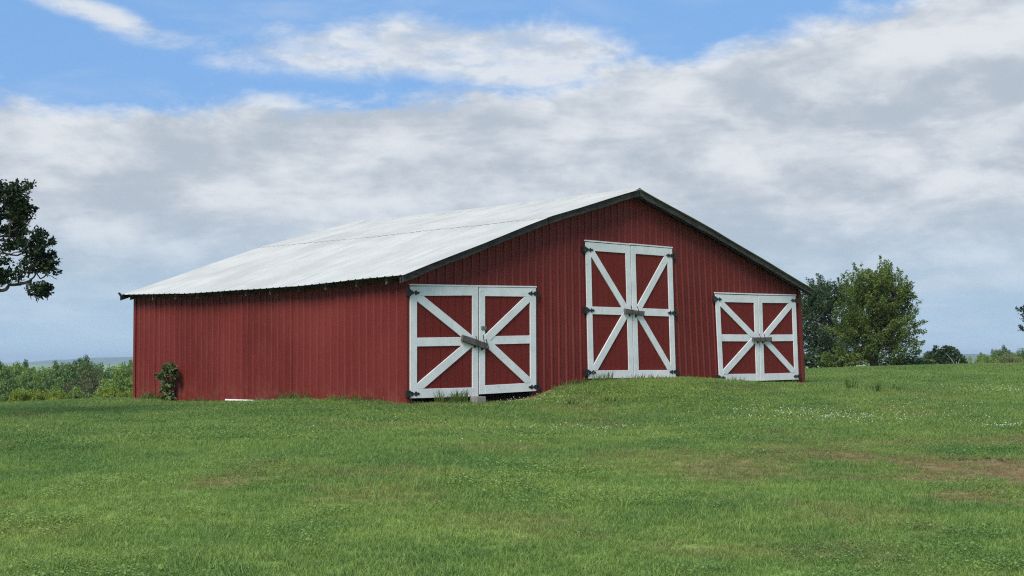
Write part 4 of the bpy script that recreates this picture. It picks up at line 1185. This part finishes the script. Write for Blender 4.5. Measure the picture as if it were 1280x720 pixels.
cx = N_.new('ShaderNodeCombineXYZ')
ng.links.new(named('spin', 'FLOAT'), cx.inputs[2])
ng.links.new(gi.outputs[0], ip.inputs['Points']); ng.links.new(ci.outputs[0], ip.inputs['Instance'])
ng.links.new(named('pick', 'INT'), ip.inputs['Instance Index'])
ng.links.new(cx.outputs[0], ip.inputs['Rotation'])
ng.links.new(named('scl', 'FLOAT'), ip.inputs['Scale'])
ng.links.new(ip.outputs[0], gout.inputs[0])
md = go.modifiers.new('scatter', 'NODES'); md.node_group = ng

# clover in flower, in drifts
mt_c, tcn, bc = new_mat('clover_flower'); bc.inputs['Base Color'].default_value = (0.62, 0.62, 0.52, 1); bc.inputs['Roughness'].default_value = 0.8
fl_v, fl_f = [], []
rs = np.random.RandomState(8)
def flowers(pxx, pyy, rx, ry, n):
    cx_, cy_ = on_ground(pxx, pyy)
    for i in range(int(n * 1.15)):
        x = cx_ + rs.normal() * rx * 1.35; y = cy_ + rs.normal() * ry * 1.35
        u = (x - BO.x) * bgx + (y - BO.y) * bgy; v = -(x - BO.x) * bgy + (y - BO.y) * bgx
        if u > 0.1 and v > 0.05: continue
        z = h1(x, y) + rs.uniform(.06, .11); r = rs.uniform(.006, .012); b = len(fl_v)
        for (hh, rr_) in ((-0.7, .55), (0.1, 1.0), (0.75, .6)):
            for k in range(6):
                t = k * math.pi / 3 + hh
                fl_v.append((x + r * rr_ * math.cos(t), y + r * rr_ * math.sin(t), z + r * hh))
        for q in range(2):
            for k in range(6): fl_f.append((b + q * 6 + k, b + q * 6 + (k + 1) % 6, b + q * 6 + 6 + (k + 1) % 6, b + q * 6 + 6 + k))
        fl_f.append(tuple(b + 12 + k for k in range(6))); fl_f.append(tuple(b + 5 - k for k in range(6)))
for a in ((1030, 524, .75, .55, 120), (1000, 519, .5, .5, 50), (1080, 527, .5, .4, 45), (960, 516, .4, .3, 25), (1260, 491, .55, .5, 60), (1225, 489, .4, .4, 18), (1262, 537, .22, .12, 40), (1150, 510, .9, .7, 30), (1185, 521, .7, .5, 20),
          (655, 502, .55, .22, 60), (620, 499, .4, .2, 35), (575, 503, .5, .25, 28), (700, 506, .5, .25, 30), (712, 540, .7, .25, 40), (505, 532, .4, .3, 9), (850, 530, 3.5, 2.5, 25)):
    flowers(*a)
o = mesh_obj('clover_flowers', fl_v, fl_f, mt_c); tag(o, 'white clover blossoms scattered in drifts over the lawn', 'clover', kind='stuff')
# dark clods of bare earth at the edge of the dry patch
soil_m = plain('dark_clod', (0.050, 0.034, 0.022), 1.0, 0, .4, 12)
cv, cf = [], []
for i in range(46):
    x = BARE_LUMPS[0] + rs.normal() * 0.42 - 0.05; y = BARE_LUMPS[1] + rs.normal() * 0.14
    z = h1(x, y) - .01; r = rs.uniform(.015, .045); b = len(cv)
    for (hh, rr_) in ((0, 1.0), (0.55, .8), (0.9, .35)):
        for k in range(6):
            t = k * math.pi / 3; g = rs.uniform(.7, 1.2); cv.append((x + r * rr_ * g * math.cos(t), y + r * rr_ * g * math.sin(t), z + r * hh))
    for q in range(2):
        for k in range(6): cf.append((b + q * 6 + k, b + q * 6 + (k + 1) % 6, b + q * 6 + 6 + (k + 1) % 6, b + q * 6 + 6 + k))
    cf.append(tuple(b + 12 + k for k in range(6)))
o = mesh_obj('soil_clods', cv, cf, soil_m); tag(o, 'dark crumbly soil clods at the edge of the dry patch', 'soil', kind='stuff')

# ------------------------------------------------------------------ haze
hz = bpy.data.materials.new('haze_air'); hz.use_nodes = True
t = NT(hz.node_tree); t.n.clear()
o = t.new('ShaderNodeOutputMaterial'); pv = t.new('ShaderNodeVolumePrincipled')
pv.inputs['Color'].default_value = (0.72, 0.88, 1.0, 1); pv.inputs['Density'].default_value = 0.00016; pv.inputs['Anisotropy'].default_value = 0.0
t.link(pv.outputs[0], o.inputs['Volume'])
HB = MB().box(-9800, 9800, -3600, 13000, -26.0, 42.0).build('haze', hz); tag(HB, 'thin blue-white haze over the whole landscape', 'haze', kind='stuff')
scene.cycles.volume_max_steps = 64
scene.cycles.max_bounces = 8
scene.cycles.filter_width = 1.15
scene.cycles.use_denoising = False
scene.cycles.sample_clamp_direct = 2.0
scene.cycles.sample_clamp_indirect = 1.2
